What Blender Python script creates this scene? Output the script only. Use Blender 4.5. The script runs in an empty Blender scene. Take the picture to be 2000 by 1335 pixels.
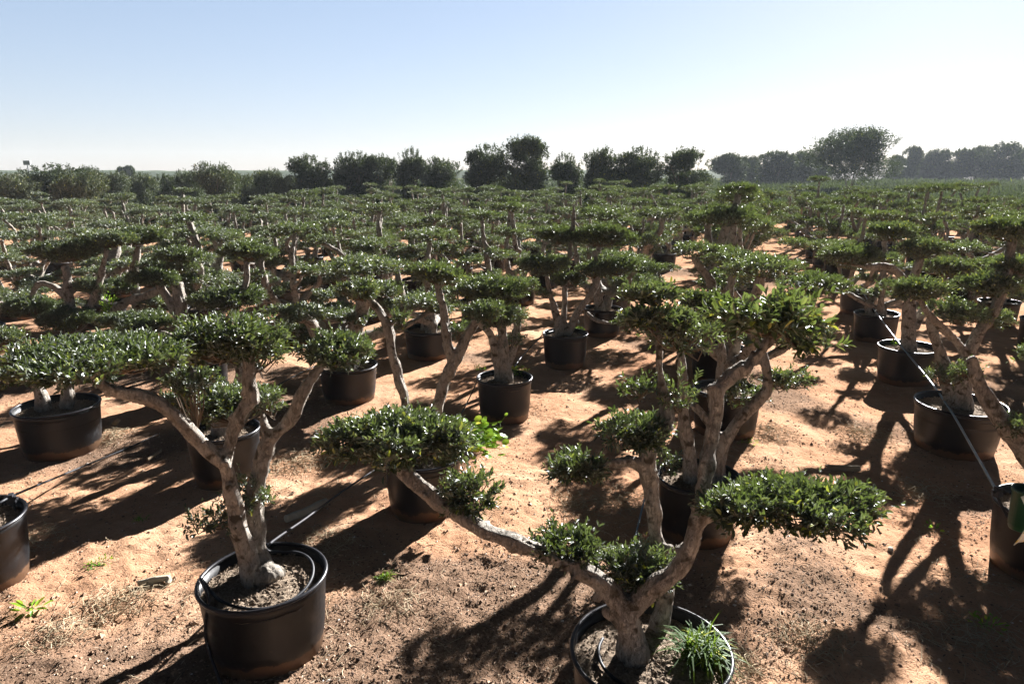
import bpy, math, random
import numpy as np
from mathutils import Vector, Matrix, noise as mnoise
random.seed(7)
RNG = np.random.default_rng(11)
sc = bpy.context.scene
COL = sc.collection
PI = math.pi

# ------------------------------------------------------------------ camera
FPX = 2000 * 24.0 / 36.0
TH = math.atan((667.5 - 333) / FPX)
H = 2.64
ST, CT = math.sin(TH), math.cos(TH)
cam_d = bpy.data.cameras.new('camera'); cam = bpy.data.objects.new('camera', cam_d); COL.objects.link(cam)
cam_d.lens = 24; cam_d.sensor_width = 36; cam_d.clip_start = 0.05; cam_d.clip_end = 6000
cam.location = (0, 0, H); cam.rotation_euler = (PI / 2 - TH, 0, 0)
sc.camera = cam

def ray(px, py):
    u = (px - 1000) / FPX; v = (py - 667.5) / FPX
    return Vector((u, CT - v * ST, -ST - v * CT))
def P(px, py, Y):                      # survey: point seen in direction (px,py) standing Y metres ahead
    d = ray(px, py); k = Y / d.y
    return Vector((0, 0, H)) + d * k
def KM(px, py, Y):                     # metres per photo pixel there
    return Y / ray(px, py).y / FPX
def G(px, py, z=0.0):
    d = ray(px, py); k = (z - H) / d.z
    return Vector((0, 0, H)) + d * k

# ------------------------------------------------------------------ numpy noise
def _h(ix, iy, seed):
    n = (ix.astype(np.int64) * 374761393 + iy.astype(np.int64) * 668265263 + seed * 1442695041) & 0x7fffffff
    n = ((n ^ (n >> 13)) * 1274126177) & 0x7fffffff
    return ((n ^ (n >> 16)) & 0xffff) / 65535.0
def vnoise(x, y, seed=0):
    x0 = np.floor(x); y0 = np.floor(y); fx = x - x0; fy = y - y0
    fx = fx * fx * (3 - 2 * fx); fy = fy * fy * (3 - 2 * fy)
    a = _h(x0, y0, seed); b = _h(x0 + 1, y0, seed); c = _h(x0, y0 + 1, seed); d = _h(x0 + 1, y0 + 1, seed)
    return (a * (1 - fx) + b * fx) * (1 - fy) + (c * (1 - fx) + d * fx) * fy
def fbm(x, y, seed=0, o=3):
    r = 0; a = 1; t = 0
    for i in range(o):
        r = r + a * vnoise(x * 2 ** i, y * 2 ** i, seed + i); t += a; a *= .5
    return r / t
def ground_z(x, y):
    x = np.asarray(x, float); y = np.asarray(y, float)
    d = np.sqrt(x * x + y * y)
    near = np.clip(1.4 - d / 25, 0, 1)
    litter = np.clip((litter_mask(x, y) - .45) * 4, 0, 1)
    z = near * ((fbm(x * .9, y * .9, 3) - .5) * .09 + (fbm(x * 4, y * 4, 5) - .5) * .035
                + np.clip(1.3 - d / 9, 0, 1) * ((vnoise(x * 9, y * 9, 8) - .5) * .022 + (vnoise(x * 19, y * 19, 9) - .5) * .018 + (vnoise(x * 37, y * 37, 12) - .5) * .012)
                + litter * .008)
    return z
def litter_mask(x, y):
    m = fbm(x * .85 + 7.3, y * .85 + 1.7, 21, 4)
    # raked patch of bark crumbs between the two front pots, and the strips along the rows
    q = np.exp(-(((x + .25) / .75) ** 2 + ((y - 3.55) / .5) ** 2))
    q2 = np.exp(-(((x + 2.4) / .8) ** 2 + ((y - 3.2) / .6) ** 2))
    q3 = np.exp(-(((x - 1.9) / .7) ** 2 + ((y - 3.1) / .8) ** 2))
    return m + .32 * q + .14 * q2 + .10 * q3

# ------------------------------------------------------------------ materials
def newmat(name):
    m = bpy.data.materials.new(name); m.use_nodes = True
    nt = m.node_tree; b = nt.nodes['Principled BSDF']
    return m, nt, b, nt.nodes.new, nt.links.new
def ramp(nt, fac, stops):
    r = nt.nodes.new('ShaderNodeValToRGB'); nt.links.new(fac, r.inputs[0])
    e = r.color_ramp.elements
    while len(e) < len(stops): e.new(.5)
    for i, (p, c) in enumerate(stops):
        e[i].position = p; e[i].color = (*c, 1) if len(c) == 3 else c
    return r
def noise_n(nt, scale, detail=4, rough=.55, vec=None, dist=0):
    n = nt.nodes.new('ShaderNodeTexNoise'); n.inputs['Scale'].default_value = scale
    n.inputs['Detail'].default_value = detail; n.inputs['Roughness'].default_value = rough
    n.inputs['Distortion'].default_value = dist
    if vec is not None: nt.links.new(vec, n.inputs['Vector'])
    return n
def mixc(nt, fac, a, b, mode='MIX'):
    m = nt.nodes.new('ShaderNodeMix'); m.data_type = 'RGBA'; m.blend_type = mode
    for s, v in ((0, fac), (6, a), (7, b)):
        if hasattr(v, 'links') or hasattr(v, 'is_linked'): nt.links.new(v, m.inputs[s])
        elif s == 0: m.inputs[0].default_value = v
        else: m.inputs[s].default_value = (*v, 1)
    return m.outputs[2]
def bump(nt, b, h, strength, dist):
    n = nt.nodes.new('ShaderNodeBump'); n.inputs['Strength'].default_value = strength
    n.inputs['Distance'].default_value = dist
    nt.links.new(h, n.inputs['Height']); nt.links.new(n.outputs[0], b.inputs['Normal'])
def spec(b, v):
    b.inputs['Specular IOR Level'].default_value = v

def mat_ground():
    m, nt, b, N, L = newmat('sand')
    g = N('ShaderNodeNewGeometry'); pos = g.outputs['Position']
    n1 = noise_n(nt, .7, 5, .6, pos); n2 = noise_n(nt, 6, 6, .65, pos); n3 = noise_n(nt, 70, 4, .7, pos)
    base = ramp(nt, n1.outputs[0], [(.3, (.40, .215, .130)), (.5, (.49, .287, .178)), (.72, (.58, .375, .25))]).outputs[0]
    c = mixc(nt, ramp(nt, n2.outputs[0], [(.35, (0, 0, 0)), (.7, (1, 1, 1))]).outputs[0], base, mixc(nt, .5, base, (.24, .13, .07)))
    # litter colouring carried as an attribute of the sheet (bark crumbs lying on the soil)
    at = N('ShaderNodeAttribute'); at.attribute_name = 'litter'
    lit = ramp(nt, n3.outputs[0], [(.35, (.10, .065, .045)), (.55, (.20, .135, .095)), (.75, (.34, .25, .185))]).outputs[0]
    c = mixc(nt, at.outputs['Fac'], c, lit)
    sp = ramp(nt, n3.outputs[0], [(.57, (0, 0, 0)), (.64, (1, 1, 1))]).outputs[0]
    c = mixc(nt, sp, c, mixc(nt, .55, c, (.12, .07, .045)))
    # far away the sand gives way to winter grass
    af = N('ShaderNodeAttribute'); af.attribute_name = 'grassy'
    gr = ramp(nt, noise_n(nt, .25, 6, .6, pos).outputs[0], [(.3, (.035, .055, .016)), (.55, (.06, .08, .028)), (.75, (.12, .11, .06))]).outputs[0]
    c = mixc(nt, af.outputs['Fac'], c, gr)
    L(c, b.inputs['Base Color']); b.inputs['Roughness'].default_value = 1; spec(b, 0)
    a = N('ShaderNodeMath'); a.operation = 'MULTIPLY_ADD'; a.inputs[1].default_value = .5
    L(n3.outputs[0], a.inputs[0]); L(n2.outputs[0], a.inputs[2])
    bump(nt, b, a.outputs[0], .8, .03)
    return m
def mat_bark(name, tint=(1, 1, 1)):
    m, nt, b, N, L = newmat(name)
    tc = N('ShaderNodeTexCoord').outputs['Object']
    mp = N('ShaderNodeMapping'); mp.inputs['Scale'].default_value = (1, 1, .45); L(tc, mp.inputs[0])
    v = mp.outputs[0]
    n1 = noise_n(nt, 7, 5, .6, v); n2 = noise_n(nt, 45, 5, .7, v, .6); n3 = noise_n(nt, 16, 3, .5, tc, .3)
    t = lambda c: tuple(a * k for a, k in zip(c, tint))
    base = ramp(nt, n1.outputs[0], [(.3, t((.26, .225, .19))), (.5, t((.38, .335, .285))), (.7, t((.50, .45, .385)))]).outputs[0]
    c = mixc(nt, ramp(nt, n3.outputs[0], [(.56, (0, 0, 0)), (.68, (1, 1, 1))]).outputs[0], base, t((.09, .075, .055)))
    c = mixc(nt, ramp(nt, n2.outputs[0], [(.40, (1, 1, 1)), (.52, (0, 0, 0))]).outputs[0], c, mixc(nt, .6, c, t((.10, .08, .06))))
    L(c, b.inputs['Base Color']); b.inputs['Roughness'].default_value = .8; spec(b, .25)
    vo = N('ShaderNodeTexVoronoi'); vo.feature = 'DISTANCE_TO_EDGE'; vo.inputs['Scale'].default_value = 38; mp2 = N('ShaderNodeMapping'); mp2.inputs['Scale'].default_value = (1, 1, .3); L(tc, mp2.inputs[0])
    dv = mixc(nt, .12, mp2.outputs[0], n2.outputs[1]); L(dv, vo.inputs['Vector'])
    cr = ramp(nt, vo.outputs['Distance'], [(0, (0, 0, 0)), (.09, (1, 1, 1))])
    c2 = mixc(nt, mixc(nt, .5, cr.outputs[0], (1, 1, 1)), mixc(nt, .4, c, t((.06, .05, .04))), c); L(c2, b.inputs['Base Color'])
    ad = N('ShaderNodeMath'); ad.operation = 'MULTIPLY_ADD'; ad.inputs[1].default_value = .35; L(cr.outputs[0], ad.inputs[0]); L(n2.outputs[0], ad.inputs[2])
    bump(nt, b, ad.outputs[0], .9, .014)
    return m
def mat_leaf(name, dark, mid, light, yellow=.04, trans=.22, rough=.34, sp=.5, ycol=(.42, .45, .05), silver=.38):
    m, nt, b, N, L = newmat(name)
    g = N('ShaderNodeNewGeometry'); oi = N('ShaderNodeObjectInfo')
    r = ramp(nt, g.outputs['Random Per Island'], [(0, dark), (.55, mid), (1 - yellow - .02, light), (1 - yellow * .5, ycol)]).outputs[0]
    hs = N('ShaderNodeHueSaturation'); L(r, hs.inputs['Color'])
    mr = N('ShaderNodeMapRange'); L(oi.outputs['Random'], mr.inputs[0]); mr.inputs[3].default_value = .478; mr.inputs[4].default_value = .520
    L(mr.outputs[0], hs.inputs['Hue'])
    mv = N('ShaderNodeMapRange'); L(oi.outputs['Random'], mv.inputs[0]); mv.inputs[3].default_value = 1.35; mv.inputs[4].default_value = .72
    L(mv.outputs[0], hs.inputs['Value'])
    # olive leaves are silvery on the underside
    c = mixc(nt, g.outputs['Backfacing'], hs.outputs[0], mixc(nt, silver, hs.outputs[0], (.22, .26, .19)))
    L(c, b.inputs['Base Color']); b.inputs['Roughness'].default_value = rough; spec(b, sp)
    t = N('ShaderNodeBsdfTranslucent')
    tcol = mixc(nt, .75, hs.outputs[0], mixc(nt, .5, hs.outputs[0], (.42, .60, .06)))
    L(tcol, t.inputs[0])
    mx = N('ShaderNodeMixShader'); mx.inputs[0].default_value = trans
    out = nt.nodes['Material Output']
    L(b.outputs[0], mx.inputs[1]); L(t.outputs[0], mx.inputs[2]); L(mx.outputs[0], out.inputs[0])
    return m
def mat_plastic(name, col=(.012, .012, .013), dust=True, rough=.42):
    m, nt, b, N, L = newmat(name)
    tc = N('ShaderNodeTexCoord').outputs['Object']
    n1 = noise_n(nt, 9, 5, .65, tc); n2 = noise_n(nt, 60, 3, .6, tc)
    c = mixc(nt, ramp(nt, n1.outputs[0], [(.4, (0, 0, 0)), (.75, (1, 1, 1))]).outputs[0], col, tuple(x * 1.5 + .004 for x in col))
    if dust:
        s = N('ShaderNodeSeparateXYZ'); L(tc, s.inputs[0])
        ad = N('ShaderNodeMath'); ad.operation = 'MULTIPLY_ADD'; L(n1.outputs[0], ad.inputs[0]); ad.inputs[1].default_value = -.16; L(s.outputs[2], ad.inputs[2])
        dm = ramp(nt, ad.outputs[0], [(0, (.35, .35, .35)), (.006, (.08, .08, .08)), (.03, (0, 0, 0))]).outputs[0]
        c = mixc(nt, dm, c, (.30, .16, .08))
        rr = ramp(nt, n1.outputs[0], [(.35, (.33, .33, .33)), (.7, (.6, .6, .6))]).outputs[0]; L(rr, b.inputs['Roughness'])
    else: b.inputs['Roughness'].default_value = rough
    L(c, b.inputs['Base Color']); spec(b, .3)
    if dust:      # splashes of dried mud
        sp_ = ramp(nt, noise_n(nt, 34, 3, .6, tc).outputs[0], [(.66, (0, 0, 0)), (.72, (.35, .35, .35))]); s3 = N('ShaderNodeMapRange'); L(s.outputs[2], s3.inputs[0]); s3.inputs[1].default_value = .02; s3.inputs[2].default_value = .25; s3.inputs[3].default_value = 1; s3.inputs[4].default_value = .1
        mm = N('ShaderNodeMath'); mm.operation = 'MULTIPLY'; L(sp_.outputs[0], mm.inputs[0]); L(s3.outputs[0], mm.inputs[1])
        L(mixc(nt, mm.outputs[0], c, (.26, .16, .10)), b.inputs['Base Color'])
    bump(nt, b, n2.outputs[0], .12, .004)
    return m
def mat_soil():
    m, nt, b, N, L = newmat('potting soil')
    tc = N('ShaderNodeTexCoord').outputs['Object']
    n = noise_n(nt, 60, 5, .75, tc); n1 = noise_n(nt, 9, 3, .6, tc)
    c = ramp(nt, n.outputs[0], [(.32, (.10, .07, .05)), (.5, (.29, .22, .16)), (.68, (.55, .45, .35))]).outputs[0]
    c = mixc(nt, n1.outputs[0], c, mixc(nt, .5, c, (.10, .07, .05)))
    L(c, b.inputs['Base Color']); b.inputs['Roughness'].default_value = 1; spec(b, .1)
    bump(nt, b, n.outputs[0], 1, .02)
    return m
def mat_simple(name, col, rough=.8, sp=.3, var=.35, scale=20):
    m, nt, b, N, L = newmat(name)
    tc = N('ShaderNodeTexCoord').outputs['Object']; n = noise_n(nt, scale, 4, .6, tc)
    c = mixc(nt, n.outputs[0], tuple(x * (1 - var) for x in col), tuple(min(1, x * (1 + var)) for x in col))
    L(c, b.inputs['Base Color']); b.inputs['Roughness'].default_value = rough; spec(b, sp)
    bump(nt, b, n.outputs[0], .3, .01)
    return m
def mat_island(name, stops, rough=.9):
    m, nt, b, N, L = newmat(name)
    g = N('ShaderNodeNewGeometry')
    L(ramp(nt, g.outputs['Random Per Island'], stops).outputs[0], b.inputs['Base Color'])
    b.inputs['Roughness'].default_value = rough; spec(b, .2)
    return m
M = dict(
    ground=mat_ground(), bark=mat_bark('olive bark'), bark_far=mat_bark('tree bark', (.8, .75, .7)),
    leaf=mat_leaf('olive leaf', (.012, .021, .012), (.042, .057, .037), (.145, .162, .115), .03, .13, .48, 1.0),
    leaf_mid=mat_leaf('olive leaf in the far rows', (.016, .026, .015), (.050, .066, .042), (.15, .17, .115), .03, .10, .58, .8),
    leaf_big=mat_leaf('long olive leaf', (.016, .029, .014), (.036, .054, .029), (.10, .13, .07), .05, .15, .40, .9),
    leaf_far=mat_leaf('far leaf', (.014, .026, .015), (.028, .044, .026), (.060, .080, .048), .01, .05, .6, .2),
    leaf_grey=mat_leaf('grey green leaf', (.030, .042, .024), (.072, .088, .054), (.16, .175, .115), .01, .05, .6, .2),
    weed=mat_leaf('fresh weed leaf', (.06, .15, .015), (.10, .23, .02), (.17, .32, .03), .08, .45, .4, .4, silver=0),
    grass=mat_leaf('grass blade', (.014, .045, .008), (.026, .075, .011), (.05, .12, .018), .06, .3, .6, .2, silver=0),
    drygrass=mat_island('dry grass', [(0, (.22, .16, .10)), (.5, (.36, .28, .18)), (1, (.50, .42, .29))]),
    twig=mat_island('twig', [(0, (.10, .07, .05)), (1, (.22, .17, .12))]),
    pot=mat_plastic('black pot plastic', (.007, .007, .008)), rim=mat_plastic('black rim plastic', (.014, .014, .017), False, .33),
    hose=mat_plastic('black hose', (.015, .016, .02), False, .55), hoseblue=mat_plastic('grey blue hose', (.10, .16, .20), False, .35),
    soil=mat_soil(), wood=mat_simple('dry wood', (.27, .20, .13), .85), woodgrey=mat_simple('grey dry wood', (.40, .35, .27), .85),
    gravel=mat_island('clods', [(0, (.14, .085, .055)), (.5, (.36, .225, .145)), (.93, (.50, .35, .245)), (1, (.66, .60, .54))]),
    litter=mat_island('bark crumbs', [(0, (.06, .035, .025)), (.5, (.17, .11, .075)), (.85, (.30, .21, .14)), (1, (.50, .40, .30))]),
    green=mat_simple('dark green plastic', (.012, .06, .025), .4, .5, .2), white=mat_simple('white sack', (.75, .76, .66), .5, .4, .08),
    yellow=mat_simple('sack print yellow', (.75, .60, .06), .5, .4, .1), sackgreen=mat_simple('sack print green', (.03, .22, .08), .5, .4, .1),
    metal=mat_simple('grey metal', (.25, .26, .28), .5, .5, .1), stone=mat_simple('stone', (.55, .47, .38), .9),
)

# ------------------------------------------------------------------ mesh helpers
def np_mesh(name, verts, faces_list, mats, mat_idx=None, smooth=False):
    """faces_list: list of int arrays shaped (n,k)"""
    me = bpy.data.meshes.new(name)
    verts = np.asarray(verts, np.float32)
    me.vertices.add(len(verts)); me.vertices.foreach_set('co', verts.ravel())
    loops = np.concatenate([f.ravel() for f in faces_list]).astype(np.int32)
    tot = np.concatenate([np.full(len(f), f.shape[1]) for f in faces_list]).astype(np.int32)
    start = np.concatenate([[0], np.cumsum(tot)[:-1]]).astype(np.int32)
    me.loops.add(len(loops)); me.loops.foreach_set('vertex_index', loops)
    me.polygons.add(len(tot)); me.polygons.foreach_set('loop_start', start); me.polygons.foreach_set('loop_total', tot)
    for m in mats: me.materials.append(m)
    if mat_idx is not None: me.polygons.foreach_set('material_index', np.asarray(mat_idx, np.int32))
    me.polygons.foreach_set('use_smooth', np.full(len(tot), smooth))
    me.update(calc_edges=True)
    return me
class MB:
    """collects quads/tris with numpy"""
    def __init__(s): s.v = []; s.q = []; s.qm = []; s.t = []; s.tm = []; s.n = 0
    def add(s, v, q=None, t=None, m=0):
        v = np.asarray(v, float).reshape(-1, 3)
        if q is not None and len(q): s.q.append(np.asarray(q, int) + s.n); s.qm.append(np.full(len(q), m))
        if t is not None and len(t): s.t.append(np.asarray(t, int) + s.n); s.tm.append(np.full(len(t), m))
        s.v.append(v); s.n += len(v)
    def mesh(s, name, mats, smooth=False):
        fl = []; mi = []
        if s.q: fl.append(np.concatenate(s.q)); mi.append(np.concatenate(s.qm))
        if s.t: fl.append(np.concatenate(s.t)); mi.append(np.concatenate(s.tm))
        return np_mesh(name, np.concatenate(s.v), fl, mats, np.concatenate(mi), smooth)
    def tube(s, pts, rad, sides=8, m=0, cap=True):
        pts = [Vector(p) for p in pts]; n = len(pts)
        if not hasattr(rad, '__len__'): rad = [rad] * n
        T = [(pts[min(i + 1, n - 1)] - pts[max(i - 1, 0)]).normalized() for i in range(n)]
        up = Vector((0, 0, 1)) if abs(T[0].z) < .9 else Vector((1, 0, 0))
        A = T[0].cross(up).normalized(); vs = []
        for i in range(n):
            A = (A - T[i] * A.dot(T[i])).normalized(); B = T[i].cross(A)
            for k in range(sides):
                a = 2 * PI * k / sides
                vs.append(pts[i] + (A * math.cos(a) + B * math.sin(a)) * rad[i])
        q = []; t = []
        for i in range(n - 1):
            for k in range(sides):
                k2 = (k + 1) % sides
                q.append((i * sides + k, i * sides + k2, (i + 1) * sides + k2, (i + 1) * sides + k))
        if cap:
            vs.append(pts[0]); vs.append(pts[-1]); c0 = n * sides
            for k in range(sides):
                k2 = (k + 1) % sides
                t.append((c0, k2, k)); t.append((c0 + 1, (n - 1) * sides + k, (n - 1) * sides + k2))
        s.add([tuple(v) for v in vs], q, t, m)
    def box(s, c, sx, sy, sz, R=None, m=0):
        v = np.array([(x, y, z) for x in (-1, 1) for y in (-1, 1) for z in (-1, 1)], float) * (sx / 2, sy / 2, sz / 2)
        if R is not None: v = v @ np.array(R.to_3x3()).T
        s.add(v + np.array(c), [(0, 1, 3, 2), (4, 6, 7, 5), (0, 4, 5, 1), (2, 3, 7, 6), (0, 2, 6, 4), (1, 5, 7, 3)], m=m)
def catmull(pts, rad, sub=5):
    P_ = [Vector(p) for p in pts]; P_ = [P_[0] * 2 - P_[1]] + P_ + [P_[-1] * 2 - P_[-2]]
    R_ = [rad[0]] + list(rad) + [rad[-1]]; out = []; ro = []
    for i in range(1, len(P_) - 2):
        for j in range(sub):
            t = j / sub; a, b, c, d = P_[i - 1], P_[i], P_[i + 1], P_[i + 2]
            out.append(.5 * ((2 * b) + (c - a) * t + (2 * a - 5 * b + 4 * c - d) * t * t + (3 * b - a - 3 * c + d) * t ** 3))
            ro.append(R_[i] * (1 - t) + R_[i + 1] * t)
    out.append(P_[-2]); ro.append(R_[-2])
    return out, ro
def link(name, me, parent=None):
    o = bpy.data.objects.new(name, me); COL.objects.link(o)
    if parent is not None: o.parent = parent
    return o
def empty(name, loc, rz=0):
    o = bpy.data.objects.new(name, None); COL.objects.link(o); o.location = loc; o.rotation_euler.z = rz
    o.empty_display_size = .2
    return o
def tag(o, label=None, cat=None, group=None, kind=None):
    if label: o['label'] = label
    if cat: o['category'] = cat
    if group: o['group'] = group
    if kind: o['kind'] = kind
    return o
def copy_tree(o, parent=None):
    c = o.copy(); COL.objects.link(c); c.parent = parent
    for ch in list(o.children): copy_tree(ch, c)
    return c

# ------------------------------------------------------------------ leaves
def leaves(mb, base, axis, nrm, ln, wd, fold=.25, m=0, full=True):
    """base,axis,nrm: (n,3); lens-shaped blade folded along its midrib"""
    axis = axis / np.linalg.norm(axis, axis=1, keepdims=True)
    side = np.cross(axis, nrm); side /= np.linalg.norm(side, axis=1, keepdims=True) + 1e-9
    up = np.cross(side, axis)
    ln = ln[:, None]; wd = wd[:, None]; n = len(base)
    if full:
        vs = np.stack([base,
                       base + axis * ln * .33 + side * wd * .5 + up * wd * fold,
                       base + axis * ln * .70 + side * wd * .42 + up * wd * fold,
                       base + axis * ln - up * ln * .06,
                       base + axis * ln * .70 - side * wd * .42 + up * wd * fold,
                       base + axis * ln * .33 - side * wd * .5 + up * wd * fold], 1)
        i = np.arange(n)[:, None] * 6
        q = np.concatenate([i + [0, 1, 2, 3], i + [0, 3, 4, 5]])
        mb.add(vs, q=q, m=m)
    else:
        vs = np.stack([base, base + axis * ln * .5 + side * wd * .5 + up * wd * fold,
                       base + axis * ln, base + axis * ln * .5 - side * wd * .5 + up * wd * fold], 1)
        i = np.arange(n)[:, None] * 4
        t = np.concatenate([i + [0, 1, 2], i + [0, 2, 3]])
        mb.add(vs, t=t, m=m)
def unit(a): return a / (np.linalg.norm(a, axis=-1, keepdims=True) + 1e-9)
def pad_mesh(name, rx, ry, rz, seed, ll=.05, lw=.014, dens=1000, pairs=5, full=True, mats=None, up=.55, core=None, loose=.12, shoot=.075, underside=.5):
    """one clipped cloud of foliage around the origin: leafy shoots through a lumpy flattened volume, on twigs from its core"""
    r = np.random.default_rng(seed)
    area = PI * rx * ry * (1 + .6 * rz / max(rx, ry))
    n = max(24, int(area * dens))
    nl = 7; la = r.random() * 6.28 + np.arange(nl - 1) * 2 * PI / (nl - 1) + r.normal(size=nl - 1) * .25
    ls = np.concatenate([[.62], .30 + .20 * r.random(nl - 1)])
    lr = .98 - ls[1:] + .16 * (r.random(nl - 1) - .4)
    lc = np.concatenate([[[0, 0, .05]], np.stack([np.cos(la) * lr, np.sin(la) * lr, (r.random(nl - 1) - .5) * .55], 1)])
    lzs = np.concatenate([[.95], .45 + .4 * r.random(nl - 1)])
    w_ = ls ** 2; w_[0] *= .8; li = r.choice(nl, n, p=w_ / w_.sum())
    d = unit(r.normal(size=(n, 3))); flip = (d[:, 2] < 0) & (r.random(n) > underside); d[flip, 2] *= -1
    rad = (.5 + .5 * r.random(n) ** .6)[:, None]
    lp = lc[li] + d * rad * np.stack([ls[li], ls[li], lzs[li]], 1)
    p = lp * (rx, ry, rz)
    p[:, 2] = np.where(p[:, 2] < 0, p[:, 2] * .8, p[:, 2])
    od = unit(d * .6 + lp * (1, 1, .5))
    strag = r.random(n) < .07
    out = unit(od * (1, 1, .5) + np.array((0, 0, up * .8)) + r.normal(size=(n, 3)) * .38)
    sl = shoot * (.6 + .8 * r.random(n)) * np.where(strag, 1.7, 1)
    # each shoot carries opposite leaf pairs
    B = []; A = []; Nn = []; LL = []
    for k in range(pairs):
        t = (k + .4) / pairs
        ax = r.normal(size=(n, 3)); ax = unit(ax - out * np.sum(ax * out, 1, keepdims=True))
        for s in (1, -1):
            keep = r.random(n) > .08
            bp = p - out * (sl * .35)[:, None] + out * (sl * t)[:, None]
            la = unit(out * (.75 + .4 * t) + ax * s * .9 + np.array((0, 0, .12)))
            nn = unit(out * .3 - ax * s * .25 + np.array((0, 0, 1.0)) + r.normal(size=(n, 3)) * .40)
            B.append(bp[keep]); A.append(la[keep]); Nn.append(nn[keep])
            LL.append((ll * (.6 + .6 * r.random(n)) * (1.05 - .3 * t))[keep])
    B = np.concatenate(B); A = np.concatenate(A); Nn = np.concatenate(Nn); LL = np.concatenate(LL)
    mb = MB()
    leaves(mb, B, A, Nn, LL, LL / ll * lw * (.8 + .4 * r.random(len(LL))), full=full)
    # twigs
    c0 = np.array(core if core is not None else (0, 0, -rz * .8))
    nt_ = min(n, int(14 + area * 90) if full else 12)
    idx = r.choice(n, nt_, replace=False)
    for i in idx:
        e = p[i]; mid = (c0 + e) / 2 + np.array((0, 0, -.02)) + r.normal(size=3) * .015
        mb.tube([c0, mid, e], [.006 if full else .008, .004, .002], 3 if not full else 4, m=1, cap=False)
    if full:
        for i in range(n):
            if i % 3 == 0:
                e = p[i] + out[i] * sl[i] * .65
                mb.tube([p[i] - out[i] * sl[i] * .35, e], [.0016, .0009], 3, m=1, cap=False)
    return mb.mesh(name, mats or [M['leaf'], M['twig']])

# ------------------------------------------------------------------ trunks
def trunk_mesh(name, branches, voxel=.012, seed=0, mat=None, knob=.015):
    """branches: list of (points, radii); swept, fused into one skin, then roughened"""
    mb = MB()
    for pts, rad in branches:
        p2, r2 = catmull(pts, rad, 5)
        p2 = [p + Vector([(mnoise.noise(p * 5 + Vector((seed, k * 7, 0)))) * .012 for k in range(3)]) for p in p2]
        r2 = [r * (1 + .16 * mnoise.noise(p * 9 + Vector((seed, 0, 0)))) for p, r in zip(p2, r2)]
        r2 = [max(r - voxel * .35, min(max(r, voxel), voxel * 1.25)) for r in r2]
        mb.tube(p2, r2, 10)
    me = mb.mesh('tmp', [mat or M['bark']])
    o = bpy.data.objects.new('tmp', me); COL.objects.link(o)
    md = o.modifiers.new('r', 'REMESH'); md.mode = 'VOXEL'; md.voxel_size = voxel
    ms = o.modifiers.new('s', 'SMOOTH'); ms.iterations = 3; ms.factor = .6
    dg = bpy.context.evaluated_depsgraph_get()
    out = bpy.data.meshes.new_from_object(o.evaluated_get(dg))
    bpy.data.objects.remove(o); bpy.data.meshes.remove(me)
    out.name = name
    n = len(out.vertices); co = np.empty(n * 3, np.float32); no = np.empty(n * 3, np.float32)
    out.vertices.foreach_get('co', co); out.vertices.foreach_get('normal', no)
    co = co.reshape(-1, 3); no = no.reshape(-1, 3)
    x, y, z = co.T
    d = (vnoise(x * 14 + z * 6, y * 14 + z * 9, seed) - .5) * knob * 1.2 + (vnoise(np.arctan2(no[:, 1], no[:, 0]) * 4 + z * 2, z * 9, seed + 3) - .5) * knob
    co = co + no * d[:, None]
    out.vertices.foreach_set('co', co.ravel().astype(np.float32))
    out.materials.clear(); out.materials.append(mat or M['bark'])
    out.polygons.foreach_set('use_smooth', np.full(len(out.polygons), True)); out.update()
    return out

# ------------------------------------------------------------------ pots
def lathe(mb, prof, seg=40, m=0):
    n = len(prof); a = np.arange(seg) * 2 * PI / seg
    vs = np.array([[(r * (1 + .010 * math.sin(2 * t + .6) + .006 * math.sin(3 * t + 2)) * math.cos(t), r * (1 + .010 * math.sin(2 * t + .6) + .006 * math.sin(3 * t + 2)) * math.sin(t), z) for t in a] for r, z in prof]).reshape(-1, 3)
    q = [(i * seg + k, i * seg + (k + 1) % seg, (i + 1) * seg + (k + 1) % seg, (i + 1) * seg + k) for i in range(n - 1) for k in range(seg)]
    mb.add(vs, q, m=m)
_potcache = {}
def pot_meshes(W, hh=.47, seg=44):
    key = (round(W, 2), hh, seg)
    if key in _potcache: return _potcache[key]
    R = W / 2; b = R * .84
    mb = MB()
    lathe(mb, [(.001, .02), (b - .02, .02), (b - .012, .0), (b, .006), (b + (R - b) * .35, hh * .33), (b + (R - b) * .36, hh * .34), (R - .018, hh - .055), (R - .013, hh - .05), (R - .012, hh - .016),
               (R - .018, hh - .014), (R - .024, hh - .10), (R - .026, hh - .16)], seg)
    pot = mb.mesh('pot', [M['pot']], True)
    mb = MB()
    t = .011
    lathe(mb, [(R - .012 + t * math.cos(a), hh - .008 + t * 1.0 * math.sin(a)) for a in [i * 2 * PI / 10 for i in range(11)]], seg)
    rim = mb.mesh('rim', [M['rim']], True)
    # soil: disc with crumbs
    r = np.random.default_rng(int(W * 1000)); mb = MB(); rs = R - .02; ng = 15 if seg > 30 else 8; sg = seg
    vs = [(0, 0, hh - .045)]
    for i in range(1, ng + 1):
        for k in range(sg):
            a = 2 * PI * k / sg; rr = rs * i / ng
            vs.append((rr * math.cos(a), rr * math.sin(a), hh - .075 + .03 * (1 - (i / ng) ** 2) + (r.random() - .5) * .014))
    q = [(1 + i * sg + k, 1 + (i + 1) * sg + k, 1 + (i + 1) * sg + (k + 1) % sg, 1 + i * sg + (k + 1) % sg) for i in range(ng - 1) for k in range(sg)]
    mb.add(vs, q, [(0, 1 + k, 1 + (k + 1) % sg) for k in range(sg)])
    if seg > 30:
        crumbs(mb, 900, lambda n: disc(r, n, rs * .96, hh - .06), .004, .011, r)
    soil = mb.mesh('soil', [M['soil']], False)
    _potcache[key] = (pot, rim, soil); return _potcache[key]
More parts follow.
